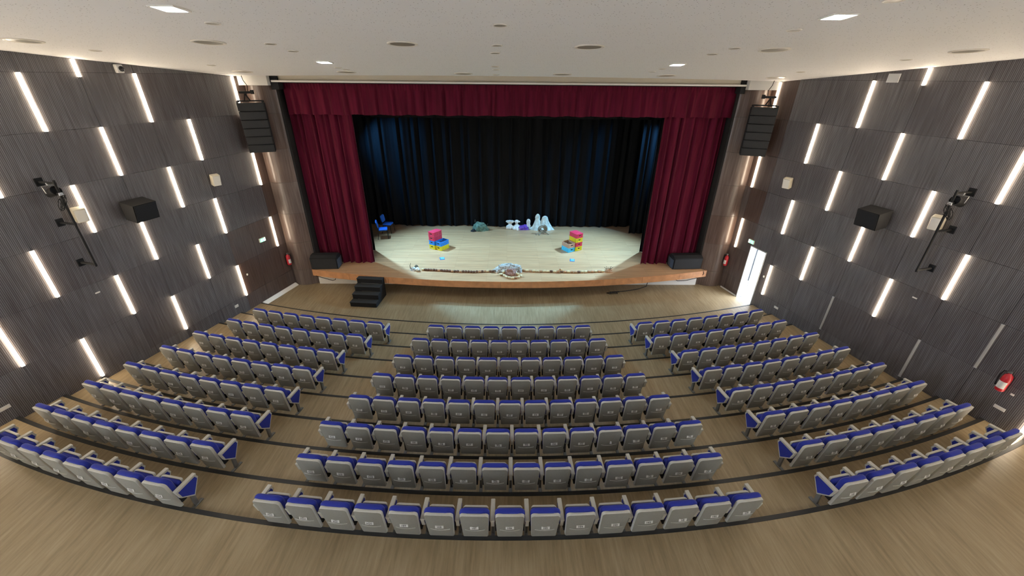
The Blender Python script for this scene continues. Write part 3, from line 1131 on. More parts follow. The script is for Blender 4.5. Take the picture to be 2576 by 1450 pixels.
# small ivory speakers
for side, s, z, lab in (('left', 10.49, 4.90, 'small ivory wall speaker high on the left wall nearer the stage'), ('left', 6.70, 4.86, 'ivory wall speaker overlapping a strip light beside the left lamp pole'),
                        ('right', 11.20, 4.84, 'small ivory wall speaker high on the right wall nearer the stage'), ('right', 6.77, 4.86, 'ivory wall speaker right behind the right lamp pole')):
    k = inward(side)
    o = thing('small_wall_speaker', lab, 'loudspeaker', wall_point(side, s, z, 0.14), wall_rot(side), 'ivory wall speakers')
    o.rotation_euler = (k * -0.22, 0, wall_rot(side) + k * 0.30)
    MB().rbox((0, 0, 0), (0.24, 0.19, 0.35), 0.02).obj('cabinet', M['ivory'], o, 40)
    MB().rbox((0, k * 0.098, -0.005), (0.20, 0.010, 0.30), 0.004).obj('grille', M['trim_ring'], o)
    ya, yb = sorted((-k * 0.095, -k * 0.145))
    MB().box(-0.03, ya, -0.03, 0.03, yb, 0.03).obj('bracket', M['black'], o)
# white fitting with a dark lens near the ceiling (left) and blank plate (right)
o = thing('wall_camera', 'white wall-mounted unit with a dark round lens under the ceiling, left wall', 'camera', wall_point('left', 8.91, 8.05, 0.06), wall_rot('left'))
MB().rbox((0, 0, 0), (0.16, 0.11, 0.20), 0.02).obj('housing', M['white'], o, 40)
l = MB()
l.xf = Matrix.Translation((0.02, -0.055, 0)) @ Matrix.Rotation(pi / 2, 4, 'X')
l.lathe([(0.062, 0.0), (0.062, 0.02), (0.045, 0.03), (0.0, 0.022)], 20)
l.obj('lens', M['lens_glass'], o, 40)
o = MB().rbox((0, 0, 0), (0.30, 0.02, 0.21), 0.005).obj('wall_plate', M['white'], None, None, wall_point('right', 9.19, 8.01, 0.012), wall_rot('right'))
tag(o, 'square white blank plate high on the right wall under the ceiling', 'wall plate')
# socket plates low on the walls
for side, s, z, w_, h_, lab in (('left', 9.86, 0.51, 0.15, 0.10, 'small white socket plate low on the left wall beside the front seats'), ('left', 3.82, 1.19, 0.20, 0.09, 'white oblong plate low on the left wall beside the back rows'),
                                ('right', 10.17, 0.52, 0.17, 0.08, 'small white socket plate low on the right wall past the open door'), ('right', 4.08, 1.29, 0.20, 0.085, 'white oblong plate low on the right wall below the extinguisher'),
                                ('left', 6.36, 2.85, 0.11, 0.035, 'tiny white label plate midway up the left wall'), ('right', 6.52, 2.87, 0.11, 0.035, 'tiny white label plate midway up the right wall'),
                                ('left', 10.66, 1.41, 0.055, 0.07, 'small light switch on the left wall beside the last strip light'), ('right', 11.08, 1.36, 0.055, 0.07, 'small light switch on the right wall just before the open door'),
                                ('right', 4.04, 1.72, 0.06, 0.05, 'tiny white clip on the right wall just under the extinguisher')):
    o = thing('wall_socket', lab, 'wall plate', wall_point(side, s, z, 0.008), wall_rot(side))
    MB().rbox((0, 0, 0), (w_, 0.014, h_), 0.004).obj('plate', M['white'], o)
    MB().rbox((0, inward(side) * 0.009, 0), (w_ * 0.72, 0.006, h_ * 0.55), 0.002).obj('insert', M['trim_ring'], o)


# fire extinguishers
def extinguisher(loc, rz, label, k, sc=1.0):
    o = thing('fire_extinguisher', label, 'fire extinguisher', loc, rz)
    o.scale = (sc, sc, sc)
    MB().lathe([(0.06, 0), (0.082, 0.02), (0.085, 0.06), (0.085, 0.36), (0.07, 0.43), (0.035, 0.46), (0.03, 0.49), (0.0, 0.49)], 20, 0, (0, k * 0.12, 0)).obj('cylinder', M['fire'], o, 40)
    lb = MB()
    n = 10
    vs = []
    for rr in (0.0862, 0.0885):
        for zz in (0.09, 0.27):
            for i in range(n + 1):
                a = k * pi / 2 + (i / n - 0.5) * 1.9
                vs.append((rr * cos(a), k * 0.12 + rr * sin(a), zz))
    m = n + 1
    fs = []
    for i in range(n):
        fs += [(i, i + 1, m + i + 1, m + i), (2 * m + i, 3 * m + i, 3 * m + i + 1, 2 * m + i + 1), (i, 2 * m + i, 2 * m + i + 1, i + 1), (m + i, m + i + 1, 3 * m + i + 1, 3 * m + i)]
    fs += [(0, m, 3 * m, 2 * m), (n, 2 * m + n, 3 * m + n, m + n)]
    lb.add(vs, fs).obj('paper_label', M['white'], o)
    vb = MB()
    vb.rbox((0, k * 0.12, 0.515), (0.05, 0.05, 0.06), 0.008)
    vb.rbox((0.0, k * 0.19, 0.55), (0.025, 0.15, 0.02), 0.005)
    vb.obj('valve', M['steel'], o)
    h = MB()
    h.tube([(0.02, k * 0.12, 0.51), (0.10, k * 0.14, 0.50), (0.125, k * 0.15, 0.38), (0.115, k * 0.14, 0.18), (0.105, k * 0.13, 0.10)], [0.011, 0.011, 0.011, 0.013, 0.02], 8)
    h.obj('hose', M['black'], o, 50)
    ya, yb = sorted((0.004 * k, 0.04 * k))
    MB().box(-0.03, ya, 0.30, 0.03, yb, 0.36).obj('hook', M['black'], o)
    return o


extinguisher(wall_point('left', 12.56, 1.00), wall_rot('left'), 'red fire extinguisher hanging on the left wall by the stage column', -1, 0.95)
extinguisher(wall_point('right', 12.93, 1.02), wall_rot('right'), 'red fire extinguisher hanging on the right wall between door and stage column', 1, 0.95)
extinguisher(wall_point('right', 4.22, 1.72), wall_rot('right'), 'large red fire extinguisher on the right wall beside the back rows', 1, 0.98)


# exit signs
def exit_sign(side, s, z, label):
    k = inward(side)
    o = thing('exit_sign', label, 'exit sign', wall_point(side, s, z, 0.03), wall_rot(side), 'green exit signs')
    MB().rbox((0, 0, 0), (0.27, 0.05, 0.15), 0.008).obj('housing', M['trim_ring'], o)
    MB().rbox((0, k * 0.027, 0), (0.255, 0.006, 0.135), 0.002).obj('panel', M['exit_green'], o)
    y = k * 0.032
    p = MB()
    # running figure: head, body, limbs
    p.cbox((-0.045, y, 0.047), (0.022, 0.003, 0.022))
    for (ax, az, bx, bz) in ((-0.045, 0.034, -0.060, -0.006), (-0.060, -0.006, -0.035, -0.035), (-0.035, -0.035, -0.045, -0.060), (-0.060, -0.006, -0.085, -0.030), (-0.085, -0.030, -0.115, -0.030), (-0.048, 0.028, -0.020, 0.008), (-0.048, 0.028, -0.080, 0.020)):
        p.tube([(ax, y, az), (bx, y, bz)], 0.007, 5)
    p.obj('running_figure', M['exit_white'], o)
    d = MB()
    d.cbox((0.085, y, 0.0), (0.07, 0.003, 0.125))
    d.obj('door_symbol', M['exit_white'], o)
    ar = MB()
    ar.prism([(0.0, 0.008), (0.020, 0.008), (0.020, 0.02), (0.042, 0.0), (0.020, -0.02), (0.020, -0.008), (0.0, -0.008)], 'y', y - 0.0015, y + 0.0015)
    ar.obj('arrow', M['exit_white'], o)
    return o


exit_sign('left', 11.68, 2.40, 'small green lit exit sign on the left wall below the last strip light')
exit_sign('right', 12.04, 2.40, 'small green lit exit sign above the open door on the right wall')

# lamp poles on the side walls, with brackets, clamped lamp and cables
for side, sp, zt, zb, arms_z in (('left', 6.34, 5.74, 3.69, (5.72, 4.76, 3.72)), ('right', 6.50, 5.69, 3.71, (5.67, 4.76, 3.74))):
    k = inward(side)
    o = thing('lamp_pole', 'black vertical lighting pole held off the %s wall by three arms' % side, 'lighting pole', wall_point(side, sp, 0), wall_rot(side), 'lighting poles on the side walls')
    y = k * 0.50
    MB().tube([(0, y, zb - 0.02), (0, y, zt + 0.05)], 0.026, 12).obj('pole', M['black'], o, 40)
    for z in arms_z:
        a = MB()
        ya, yb = sorted((k * 0.02, k * 0.52))
        a.box(-0.022, ya, z - 0.02, 0.022, yb, z + 0.02)
        ya, yb = sorted((k * 0.001, k * 0.022))
        a.box(-0.07, ya, z - 0.09, 0.07, yb, z + 0.09)
        a.obj('arm', M['black'], o)
    rr = random.Random(5 if side == 'left' else 6)
    for q in range(3):
        pts = []
        for i in range(26):
            t = i / 25 * 2 * pi * 1.6
            pts.append((0.05 * sin(t * 1.3 + q), y + k * (0.04 + 0.02 * cos(t)) - k * 0.10 * q, zt - 0.42 + 0.13 * cos(t + q) + 0.05 * rr.uniform(-1, 1) * 0.3 - 0.05 * q))
        MB().tube(pts, 0.008, 6).obj('cable', M['black'], o, 60)
    cl = MB()
    cl.rbox((0, y, zt - 0.26), (0.09, 0.09, 0.07), 0.01)
    cl.obj('clamp', M['steel'], o)
    # small lamp hung from the upper arm
    lo = thing('stage_lantern', 'small black stage lantern hung on the %s lighting pole' % side, 'stage light', wall_point(side, sp - 0.02, arms_z[0] - 0.02, 0.26), wall_rot(side), 'lanterns on the lighting poles')
    lo.rotation_euler = (k * 0.35, 0, wall_rot(side))
    b = MB()
    b.xf = Matrix.Rotation(-k * pi / 2, 4, 'X') @ Matrix.Translation((0, 0, 0))
    b.lathe([(0.05, -0.16), (0.085, -0.14), (0.09, 0.05), (0.105, 0.07), (0.105, 0.15), (0.095, 0.15), (0.09, 0.09), (0.0, 0.085)], 18, 0, (0, k * 0.20 * 0, 0))
    b.xf = None
    bo = b.obj('barrel', M['black'], lo, 40, (0, 0, -0.20))
    yk = MB()
    yk.tube([(-0.12, 0, -0.20), (-0.12, 0, -0.04), (0.12, 0, -0.04), (0.12, 0, -0.20)], 0.010, 6)
    yk.tube([(0, 0, -0.04), (0, 0, 0.02)], 0.014, 6)
    yk.obj('yoke', M['steel'], lo, 60)

# line arrays hung in front of the columns
for side, x, y in (('left', -8.50, 14.88), ('right', 8.66, 14.88)):
    o = thing('line_array', 'black hanging stack of six loudspeaker modules in front of the %s column' % side, 'loudspeaker', (x, y, 7.12), 0, 'hanging loudspeaker stacks')
    k = -1 if side == 'left' else 1
    o.rotation_euler = (0, 0, k * -0.42)
    ang, py, pz = -0.03, 0.0, 0.0
    for j in range(6):
        h = 0.262
        mb = MB()
        mb.rbox((0, 0.10, -h / 2 + 0.004), (0.80, 0.42, h - 0.010), 0.012)
        cab = mb.obj('module', M['black_grille'], o, 40, (0, py, pz), (ang, 0, 0))
        MB().rbox((0, -0.118, -h / 2 + 0.004), (0.76, 0.016, h - 0.04), 0.004).obj('grille', M['black_grille'], cab)
        py += sin(ang) * h
        pz -= cos(ang) * h
        ang += 0.02
    fr = MB()
    fr.cbox((-0.36, 0.06, 0.035), (0.04, 0.46, 0.05))
    fr.cbox((0.36, 0.06, 0.035), (0.04, 0.46, 0.05))
    fr.cbox((0, 0.06, 0.055), (0.76, 0.06, 0.04))
    fr.tube([(0.0, 0.06, 0.07), (0.10 * k, 0.06, 0.27)], 0.022, 6)
    fr.tube([(0.16 * k, 0.06, 0.07), (0.10 * k, 0.06, 0.27)], 0.016, 6)
    fr.rbox((0.05 * k, 0.06, 0.31), (0.42, 0.14, 0.07), 0.01)
    fr.cbox((-0.12 * k, 0.06, 0.32), (0.09, 0.17, 0.12))
    fr.obj('hanging_frame', M['black'], o)
    cb = MB()
    cb.tube([(0.0, 0.06, 0.35), (-0.03 * k, 0.05, 0.50), (0.05 * k, 0.05, 0.66), (0.07 * k, 0.04, 0.80)], 0.011, 6)
    cb.obj('cable', M['black'], o, 60)

# loudspeakers lying on the stage in front of the red curtains
for side, x0, x1, y0, sg, rz in (('left', -8.06, -7.00, 15.44, 1, 0.05), ('right', 6.98, 8.20, 15.58, -1, 0.06)):
    cx = (x0 + x1) / 2
    o = thing('stage_speaker', 'large black loudspeaker lying on the stage floor before the %s red curtain' % side, 'loudspeaker', (cx, y0, SZ + 0.002), rz, 'loudspeakers lying on the stage')
    hw = (x1 - x0) / 2
    mb = MB()
    mb.prism([(0.03, 0.0), (0.60, 0.0), (0.60, 0.42), (0.42, 0.58), (0.16, 0.58), (0.0, 0.50)], 'x', -hw, hw)
    cab = mb.obj('cabinet', M['black'], o)
    MB().box(-hw + 0.03, -0.012, 0.04, hw - 0.03, 0.010, 0.47).obj('grille', M['black_grille'], o)
    sx = sg * hw
    for yy, zz in ((0.18, 0.24), (0.40, 0.34)):
        h = MB()
        h.xf = Matrix.Translation((sx, yy, zz)) @ Matrix.Rotation(pi / 2, 4, 'Y')
        h.lathe([(0.085, -0.004), (0.085, 0.004), (0.062, 0.006), (0.05, -0.003), (0.0, -0.003)], 18)
        h.obj('handle_cup', M['stage_dark'], o, 40)
    sp = MB()
    xa, xb = sorted((sx, sx + sg * 0.006))
    sp.box(xa, 0.04, 0.03, xb, 0.56, 0.40)
    sp.obj('end_plate', plain('dark_slate_paint', (0.05, 0.065, 0.085), 0.5) if side == 'left' else bpy.data.materials['dark_slate_paint'], o)

# portable black steps
o = thing('portable_steps', 'black four-tread portable steps leading up to the left of the stage', 'steps', (-5.53, 13.70, 0), -0.09)
for j in range(4):
    h0, h1 = 0.200 * j, 0.200 * (j + 1)
    dp = 0.30 if j < 3 else 0.24
    MB().rbox((0, dp / 2 - 0.01 + 0.285 * j, h1 - 0.0125), (1.04, dp, 0.025), 0.006).obj('tread', M['carpet_black'], o)
    MB().box(-0.495, 0.015 + 0.285 * j, h0, 0.495, 0.033 + 0.285 * j, h1 - 0.0255).obj('riser', M['black'], o)
prof = [(0.02, 0.0)]
for j in range(4):
    prof += [(0.02 + 0.285 * j, 0.200 * (j + 1) - 0.026), (0.02 + 0.285 * (j + 1) - (0.07 if j == 3 else 0), 0.200 * (j + 1) - 0.026)]
prof += [(1.08, 0.0)]
for sx in (-0.515, 0.497):
    MB().prism(prof, 'x', sx, sx + 0.018).obj('side_panel', M['black'], o)

# cables by the stage front
cb = MB().tube([(-7.90, 15.30, 0.57), (-7.84, 15.5, 0.42), (-7.55, 15.60, 0.26), (-7.40, 15.62, 0.20), (-7.28, 15.62, 0.24), (-7.26, 15.64, 0.38), (-7.10, 15.66, 0.44)], 0.013, 6)
tag(cb.obj('hanging_cable', M['black'], None, 60), 'thin black cable looping against the white base under the left stage end', 'cable')
cb = MB().tube([(8.22, 15.43, 0.82), (8.26, 15.38, 0.70), (8.22, 15.45, 0.52), (8.05, 15.62, 0.36), (7.72, 15.66, 0.24), (7.35, 15.66, 0.22), (7.12, 15.67, 0.34), (6.95, 15.67, 0.40), (6.55, 15.67, 0.36)], 0.013, 6)
tag(cb.obj('hanging_cable', M['black'], None, 60), 'black cable drooping from the right stage speaker across the white base', 'cable')
pts = [(6.08, 15.68, 0.53), (6.06, 15.66, 0.10), (6.0, 15.55, 0.012), (5.6, 15.30, 0.012), (5.2, 15.16, 0.012), (4.8, 15.06, 0.012), (4.4, 15.02, 0.012), (4.15, 14.92, 0.012), (4.25, 14.84, 0.014), (4.6, 14.88, 0.016), (4.55, 14.98, 0.02), (4.3, 15.0, 0.02), (4.28, 14.9, 0.024), (4.7, 15.02, 0.012)]
tag(MB().tube(pts, 0.014, 6).obj('floor_cable', M['black'], None, 60), 'loosely coiled black cable lying on the floor under the stage lip', 'cable')


# ------------------------------------------------------------------ props on the stage
def office_chair(loc, rz, label):
    o = thing('blue_chair', label, 'chair', loc, rz, 'blue stacking chairs on stage')
    oy = 0.0
    MB().pad(rrect(0.225, 0.235, -0.22, 0.22, 0.07, 0.07), [(0.8, -0.028), (0.97, -0.022), (1.0, 0.0), (0.97, 0.028), (0.8, 0.036)], lambda u, v, d: (u, v, 0.455 + d)).obj('seat', M['chair_blue'], o, 60)
    MB().pad(rrect(0.20, 0.225, 0.56, 0.90, 0.07, 0.09), [(0.8, -0.026), (0.97, -0.02), (1.0, 0.0), (0.97, 0.022), (0.8, 0.030)], lambda u, v, d: (u, -0.20 - (v - 0.5) * 0.22 + d + 0.18 * u * u, v)).obj('backrest', M['chair_blue'], o, 60)
    for sx in (-1, 1):
        MB().tube([(sx * 0.235, 0.19, 0.43), (sx * 0.25, 0.23, 0.0)], 0.013, 8).obj('leg', M['black'], o, 50)
        MB().tube([(sx * 0.235, -0.17, 0.43), (sx * 0.25, -0.27, 0.0)], 0.013, 8).obj('leg', M['black'], o, 50)
        MB().tube([(sx * 0.20, -0.17, 0.43), (sx * 0.20, -0.21, 0.52), (sx * 0.17, -0.255, 0.70)], 0.012, 8).obj('back_support', M['black'], o, 50)
    fr = MB().tube([(-0.235, 0.19, 0.425), (0.235, 0.19, 0.425), (0.235, -0.17, 0.425), (-0.235, -0.17, 0.425), (-0.235, 0.19, 0.425)], 0.012, 8)
    fr.obj('seat_frame', M['black'], o, 50)
    return o


office_chair((-6.12, 19.24, SZ), -pi / 2 + 0.25, 'blue chair with black legs, the nearer of two at stage left')
office_chair((-6.08, 20.06, SZ), -pi / 2 - 0.10, 'blue chair with black legs, the farther of two at stage left')


def crate(loc, rz, mat, label, flipped=False, fill=None, size=(0.52, 0.335, 0.205)):
    L_, W_, H_ = size
    o = thing('plastic_crate', label, 'crate', loc, rz, 'stacked plastic crates on stage')
    t = 0.012
    hx, hy = L_ / 2, W_ / 2
    b = MB()
    # open box as one shell
    vs = [(-hx, -hy, 0), (hx, -hy, 0), (hx, hy, 0), (-hx, hy, 0), (-hx, -hy, H_), (hx, -hy, H_), (hx, hy, H_), (-hx, hy, H_),
          (-hx + t, -hy + t, H_), (hx - t, -hy + t, H_), (hx - t, hy - t, H_), (-hx + t, hy - t, H_), (-hx + t, -hy + t, t), (hx - t, -hy + t, t), (hx - t, hy - t, t), (-hx + t, hy - t, t)]
    fs = [(3, 2, 1, 0), (0, 1, 5, 4), (1, 2, 6, 5), (2, 3, 7, 6), (3, 0, 4, 7), (4, 5, 9, 8), (5, 6, 10, 9), (6, 7, 11, 10), (7, 4, 8, 11), (8, 9, 13, 12), (9, 10, 14, 13), (10, 11, 15, 14), (11, 8, 12, 15), (12, 13, 14, 15)]
    b.add(vs, fs)
    body = b.obj('body', mat, o)
    if flipped:
        body.rotation_euler = (pi, 0, 0)
        body.location = (0, 0, H_)
        MB().rbox((0, 0, H_ + 0.004), (L_ * 0.72, W_ * 0.66, 0.010), 0.004).obj('base_relief', mat, o)
        MB().rbox((0, 0, H_ + 0.012), (L_ * 0.30, W_ * 0.30, 0.008), 0.003).obj('base_boss', mat, o)
    for q, (y0) in enumerate((-hy, hy)):
        sgn = -1 if y0 < 0 else 1
        ya, yb = sorted((y0, y0 + sgn * 0.010))
        for zz in (0.012, H_ - 0.028):
            MB().box(-hx - 0.010, ya, zz, hx + 0.010, yb, zz + 0.020).obj('rim', mat, o)
        for i in range(5):
            x = -hx + L_ * (i + 0.5) / 5
            MB().box(x - 0.009, ya, 0.033, x + 0.009, yb - sgn * 0.002 if sgn > 0 else yb, H_ - 0.029).obj('rib', mat, o)
    for q, x0 in enumerate((-hx, hx)):
        sgn = -1 if x0 < 0 else 1
        xa, xb = sorted((x0, x0 + sgn * 0.010))
        for zz in (0.012, H_ - 0.028):
            MB().box(xa, -hy, zz, xb, hy, zz + 0.020).obj('rim', mat, o)
        for y in (-0.105, 0.105):
            MB().box(xa, y - 0.009, 0.033, xb, y + 0.009, H_ - 0.029).obj('rib', mat, o)
        xa, xb = sorted((x0, x0 + sgn * 0.003))
        MB().box(xa, -0.055, H_ * 0.45, xb, 0.055, H_ * 0.45 + 0.045).obj('hand_hole', M['stage_dark'], o)
    if fill == 'dark':
        for i in range(3):
            MB().rbox((-0.15 + 0.15 * i, 0.0, H_ * 0.62), (0.11, W_ * 0.7, 0.05), 0.02).obj('insert', M['card_edge'], o)
    if fill == 'rolls':
        rr = random.Random(3)
        for i in range(5):
            for j in range(3):
                MB().lathe([(0.045, 0.02), (0.047, 0.10), (0.03, 0.155), (0.0, 0.16)], 8, 0, (-0.19 + 0.095 * i + rr.uniform(-.008, .008), -0.10 + 0.10 * j, 0)).obj('roll', M['wicker'], o, 50)
    return o


# left stack
ra = atan2(0.42, 0.30)
fx, fy, bx, by = -3.005, 17.815, -3.330, 17.965
ch = 0.206
L0 = 'crate in the left stack, '
crate((fx, fy, SZ), ra, M['crate_yellow'], 'yellow plastic ' + L0 + 'bottom of the lower front column')
crate((fx, fy, SZ + ch), ra, M['crate_blue'], 'blue open plastic ' + L0 + 'on top of the front yellow one', fill='dark')
crate((bx, by, SZ), ra, M['crate_yellow'], 'yellow plastic ' + L0 + 'bottom of the taller rear column')
crate((bx, by, SZ + ch), ra, M['crate_blue'], 'blue plastic ' + L0 + 'right under the red ones')
crate((bx, by, SZ + 2 * ch), ra, M['crate_red'], 'red plastic ' + L0 + 'lower of the two red ones')
crate((bx, by, SZ + 3 * ch), ra, M['crate_red'], 'red upturned plastic ' + L0 + 'topmost', flipped=True)
ra2 = atan2(0.41, -0.25)
fx, fy, bx, by = 2.850, 17.67, 3.205, 17.85
R0 = 'crate in the right stack, '
crate((fx, fy, SZ), ra2, M['crate_cyan'], 'light blue plastic ' + R0 + 'under the tan one', size=(0.50, 0.37, 0.205))
crate((fx, fy, SZ + ch), ra2, M['crate_tan'], 'tan plastic ' + R0 + 'filled with brown rolls', fill='rolls', size=(0.50, 0.37, 0.205))
for j, (m_, t_) in enumerate((('crate_yellow', 'yellow plastic ' + R0 + 'bottom of the taller column'), ('crate_red', 'dark red plastic ' + R0 + 'between two yellow ones'), ('crate_yellow', 'yellow plastic ' + R0 + 'right under the red top'), ('crate_red', 'red upturned plastic ' + R0 + 'topmost'))):
    crate((bx, by, SZ + j * ch), ra2, M[m_], t_, flipped=(j == 3), size=(0.50, 0.37, 0.205))

# blue cards
for x, y, rz, lab in ((-2.86, 16.63, 0.25, 'light blue flat card on the stage floor before the left crates'), (2.88, 16.50, -0.15, 'light blue flat card on the stage floor before the right crates')):
    o = thing('blue_card', lab, 'card', (x, y, SZ + 0.001), rz, 'blue cards on the stage floor')
    MB().rbox((0, 0, 0.006), (0.21, 0.27, 0.012), 0.002).obj('cover', M['card_edge'], o)
    MB().rbox((0.01, 0.01, 0.0135), (0.15, 0.22, 0.004), 0.001).obj('sheet', M['card'], o)

# bead garlands along the front
bead_prof = [(0.018, -0.058), (0.040, -0.052), (0.048, -0.025), (0.049, 0.0), (0.048, 0.025), (0.040, 0.052), (0.018, 0.058)]


def bead_mesh(mat):
    b = MB()
    b.xf = Matrix.Rotation(pi / 2, 4, 'Y')
    b.lathe(bead_prof, 10)
    return b.mesh('bead', mat, 40)


BEADS = [bead_mesh(M[k]) for k in ('bead_dark', 'bead_tan', 'bead_cream')]


def garland(name, pts, label, weights, seed, sx=1.0, spacing=0.125):
    rr = random.Random(seed)
    o = thing(name, label, 'garland', (pts[0][0], pts[0][1], SZ))
    P = [Vector((p[0], p[1], 0)) for p in pts]
    seg = [(P[i + 1] - P[i]).length for i in range(len(P) - 1)]
    tot = sum(seg)
    n = int(tot / spacing)
    for q in range(n):
        d = (q + 0.5) * tot / n
        i = 0
        while d > seg[i] and i < len(seg) - 1:
            d -= seg[i]
            i += 1
        t = (P[i + 1] - P[i]).normalized()
        p = P[i] + t * d
        k = rr.choices((0, 1, 2), weights)[0]
        b = put('bead', BEADS[k], o, (p.x - pts[0][0] + 0, p.y - pts[0][1] + rr.uniform(-0.012, 0.012), 0.050), (rr.uniform(-3, 3), 0, atan2(t.y, t.x) + rr.uniform(-0.12, 0.12)))
        b.scale = (spacing / 0.122 * rr.uniform(0.9, 1.0), rr.uniform(0.9, 1.05), 0.98)
    cord = MB().tube([(p.x - pts[0][0], p.y - pts[0][1], 0.05) for p in P], 0.010, 5).obj('cord', M['twig'], o)
    return o


garland('bead_garland', [(-3.53, 15.38), (-3.06, 15.34), (-2.53, 15.27), (-1.97, 15.20), (-1.33, 15.17), (-0.77, 15.25), (-0.51, 15.20)], 'string of dark brown beads along the left half of the stage front', (8, 2, 0.6), 2, spacing=0.112)
garland('bead_garland', [(0.63, 15.35), (0.82, 15.29), (1.39, 15.25), (2.18, 15.22), (2.69, 15.18), (3.39, 15.23), (4.03, 15.27)], 'string of pale tan beads along the right half of the stage front', (0.8, 5, 4), 4, spacing=0.138)
garland('bead_garland', [(-0.14, 14.87), (-0.06, 14.75), (0.06, 14.64), (0.22, 14.58), (0.41, 14.63), (0.54, 14.73), (0.59, 14.85)], 'short loop of cream beads before the netting heap at the stage centre', (0.1, 1, 5), 8, spacing=0.135)
kb = thing('bead_knot', 'knot of two tan beads lying across the right bead string', 'bead cluster', (2.21, 15.22, SZ))
for q, (rz, z) in enumerate(((1.3, 0.14), (1.9, 0.13))):
    b_ = put('bead', BEADS[1 + q], kb, (0.05 * q - 0.02, -0.01 * q, z), (0, 0.25, rz))

# netting heap with stones in it
o = thing('netting_heap', 'heap of pale grey netting at the middle of the stage front', 'netting', (0.07, 15.36, SZ))
blob(MB(), (0, 0, 0), (0.56, 0.22, 0.30), 0.35, 2.6, 4, 44, 18).obj('heap', M['net'], o, 80)
for q, (x, y, rz) in enumerate(((-0.42, -0.14, 0.5), (-0.15, -0.20, 0.1), (0.22, -0.20, -0.3), (0.46, -0.10, -0.6), (-0.27, -0.05, 0.9))):
    blob(MB(), (0, 0, 0), (0.11, 0.08, 0.12), 0.4, 3.0, 10 + q, 16, 8).obj('lump', M['net'], o, 80, (x, y, 0.0 if q < 4 else 0.12), rz)
o = blob(MB(), (0, 0, 0), (0.24, 0.17, 0.24), 0.3, 1.8, 9, 26, 12).obj('pink_stone', M['stone'], None, 50, (0.16, 15.02, SZ))
tag(o, 'pinkish brown stone leaning on the netting heap at stage centre', 'stone')
for q, (x, y, z, rz, lab) in enumerate(((-0.13, 15.06, 0.07, 1.2, 'upright cream bead left of the pinkish stone'), (-0.25, 14.93, 0.0, 0.6, 'cream bead lying by the left side of the netting heap'), (0.43, 14.97, 0.0, -0.4, 'cream bead lying right of the pinkish stone'))):
    b_ = put('large_bead', BEADS[2], None, (x, y, SZ + 0.052 + (0.0 if q else 0.03)), (0, 1.1 if q == 0 else 0.1, rz))
    b_.scale = (1.25, 1.25, 1.0) if q else (1.3, 1.2, 1.2)
    tag(b_, lab, 'bead')

# clusters at both ends of the bead line
o = thing('prop_cluster', 'small cluster of grey cloth and twigs at the left end of the beads', 'prop', (-3.84, 15.40, SZ))
blob(MB(), (0, 0, 0), (0.17, 0.12, 0.12), 0.4, 2.2, 31, 20, 10).obj('cloth', M['net'], o, 60)
MB().tube([(-0.15, 0.02, 0.02), (-0.17, 0.05, 0.18), (-0.13, 0.06, 0.30)], [0.016, 0.013, 0.007], 6).obj('twig', M['twig'], o, 60)
blob(MB(), (0, 0, 0), (0.10, 0.08, 0.20), 0.2, 2.0, 33, 14, 8).obj('bark', M['twig'], o, 60, (0.08, 0.10, 0))
ball = MB().lathe([(0.0, -0.085), (0.05, -0.07), (0.08, -0.03), (0.087, 0.0), (0.08, 0.03), (0.05, 0.07), (0.0, 0.085)], 18)
tag(ball.obj('white_ball', M['plastic'], None, 60, (-3.68, 15.31, SZ + 0.086)), 'white ball at the left end of the bead string', 'ball')
o = thing('prop_cluster', 'small bundle of knotted tan twigs at the right end of the beads', 'prop', (4.21, 15.30, SZ))
blob(MB(), (0, 0, 0), (0.15, 0.10, 0.12), 0.5, 2.6, 41, 20, 10).obj('cloth', M['bead_tan'], o, 60)
for q in range(5):
    a = -0.8 + q * 0.4
    MB().tube([(0.0, 0, 0.06), (0.16 * sin(a), 0.02, 0.15), (0.26 * sin(a), 0.03, 0.20 + 0.05 * (q % 2))], [0.016, 0.012, 0.006], 6).obj('twig', M['twig'], o, 60)

# green heap
o = thing('green_heap', 'dark green crumpled heap with twigs near the rear of the stage', 'prop', (-1.41, 20.45, SZ))
blob(MB(), (0, 0, 0), (0.40, 0.28, 0.42), 0.3, 2.0, 51, 34, 16).obj('cloth', M['rock'], o, 60)
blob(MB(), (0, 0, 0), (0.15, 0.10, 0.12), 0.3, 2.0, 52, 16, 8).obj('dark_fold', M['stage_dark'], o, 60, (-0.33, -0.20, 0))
MB().tube([(-0.22, 0.05, 0.30), (-0.26, 0.06, 0.45), (-0.25, 0.06, 0.56)], [0.016, 0.012, 0.01], 6).obj('twig', M['twig'], o, 60)
MB().tube([(0.30, 0.05, 0.12), (0.38, 0.05, 0.24), (0.40, 0.04, 0.34)], [0.014, 0.010, 0.007], 6).obj('twig', M['twig'], o, 60)


def folds(nf, amp, seed):
    rr = random.Random(seed)
    ph = [rr.uniform(0, 6.28) for _ in range(3)]

    def fn(a, r, z):
        return r * (1 + amp * sin(nf * a + ph[0] + 4 * z) + amp * 0.6 * sin((nf + 4) * a + ph[1] - 6 * z)), z + 0.0
    return fn


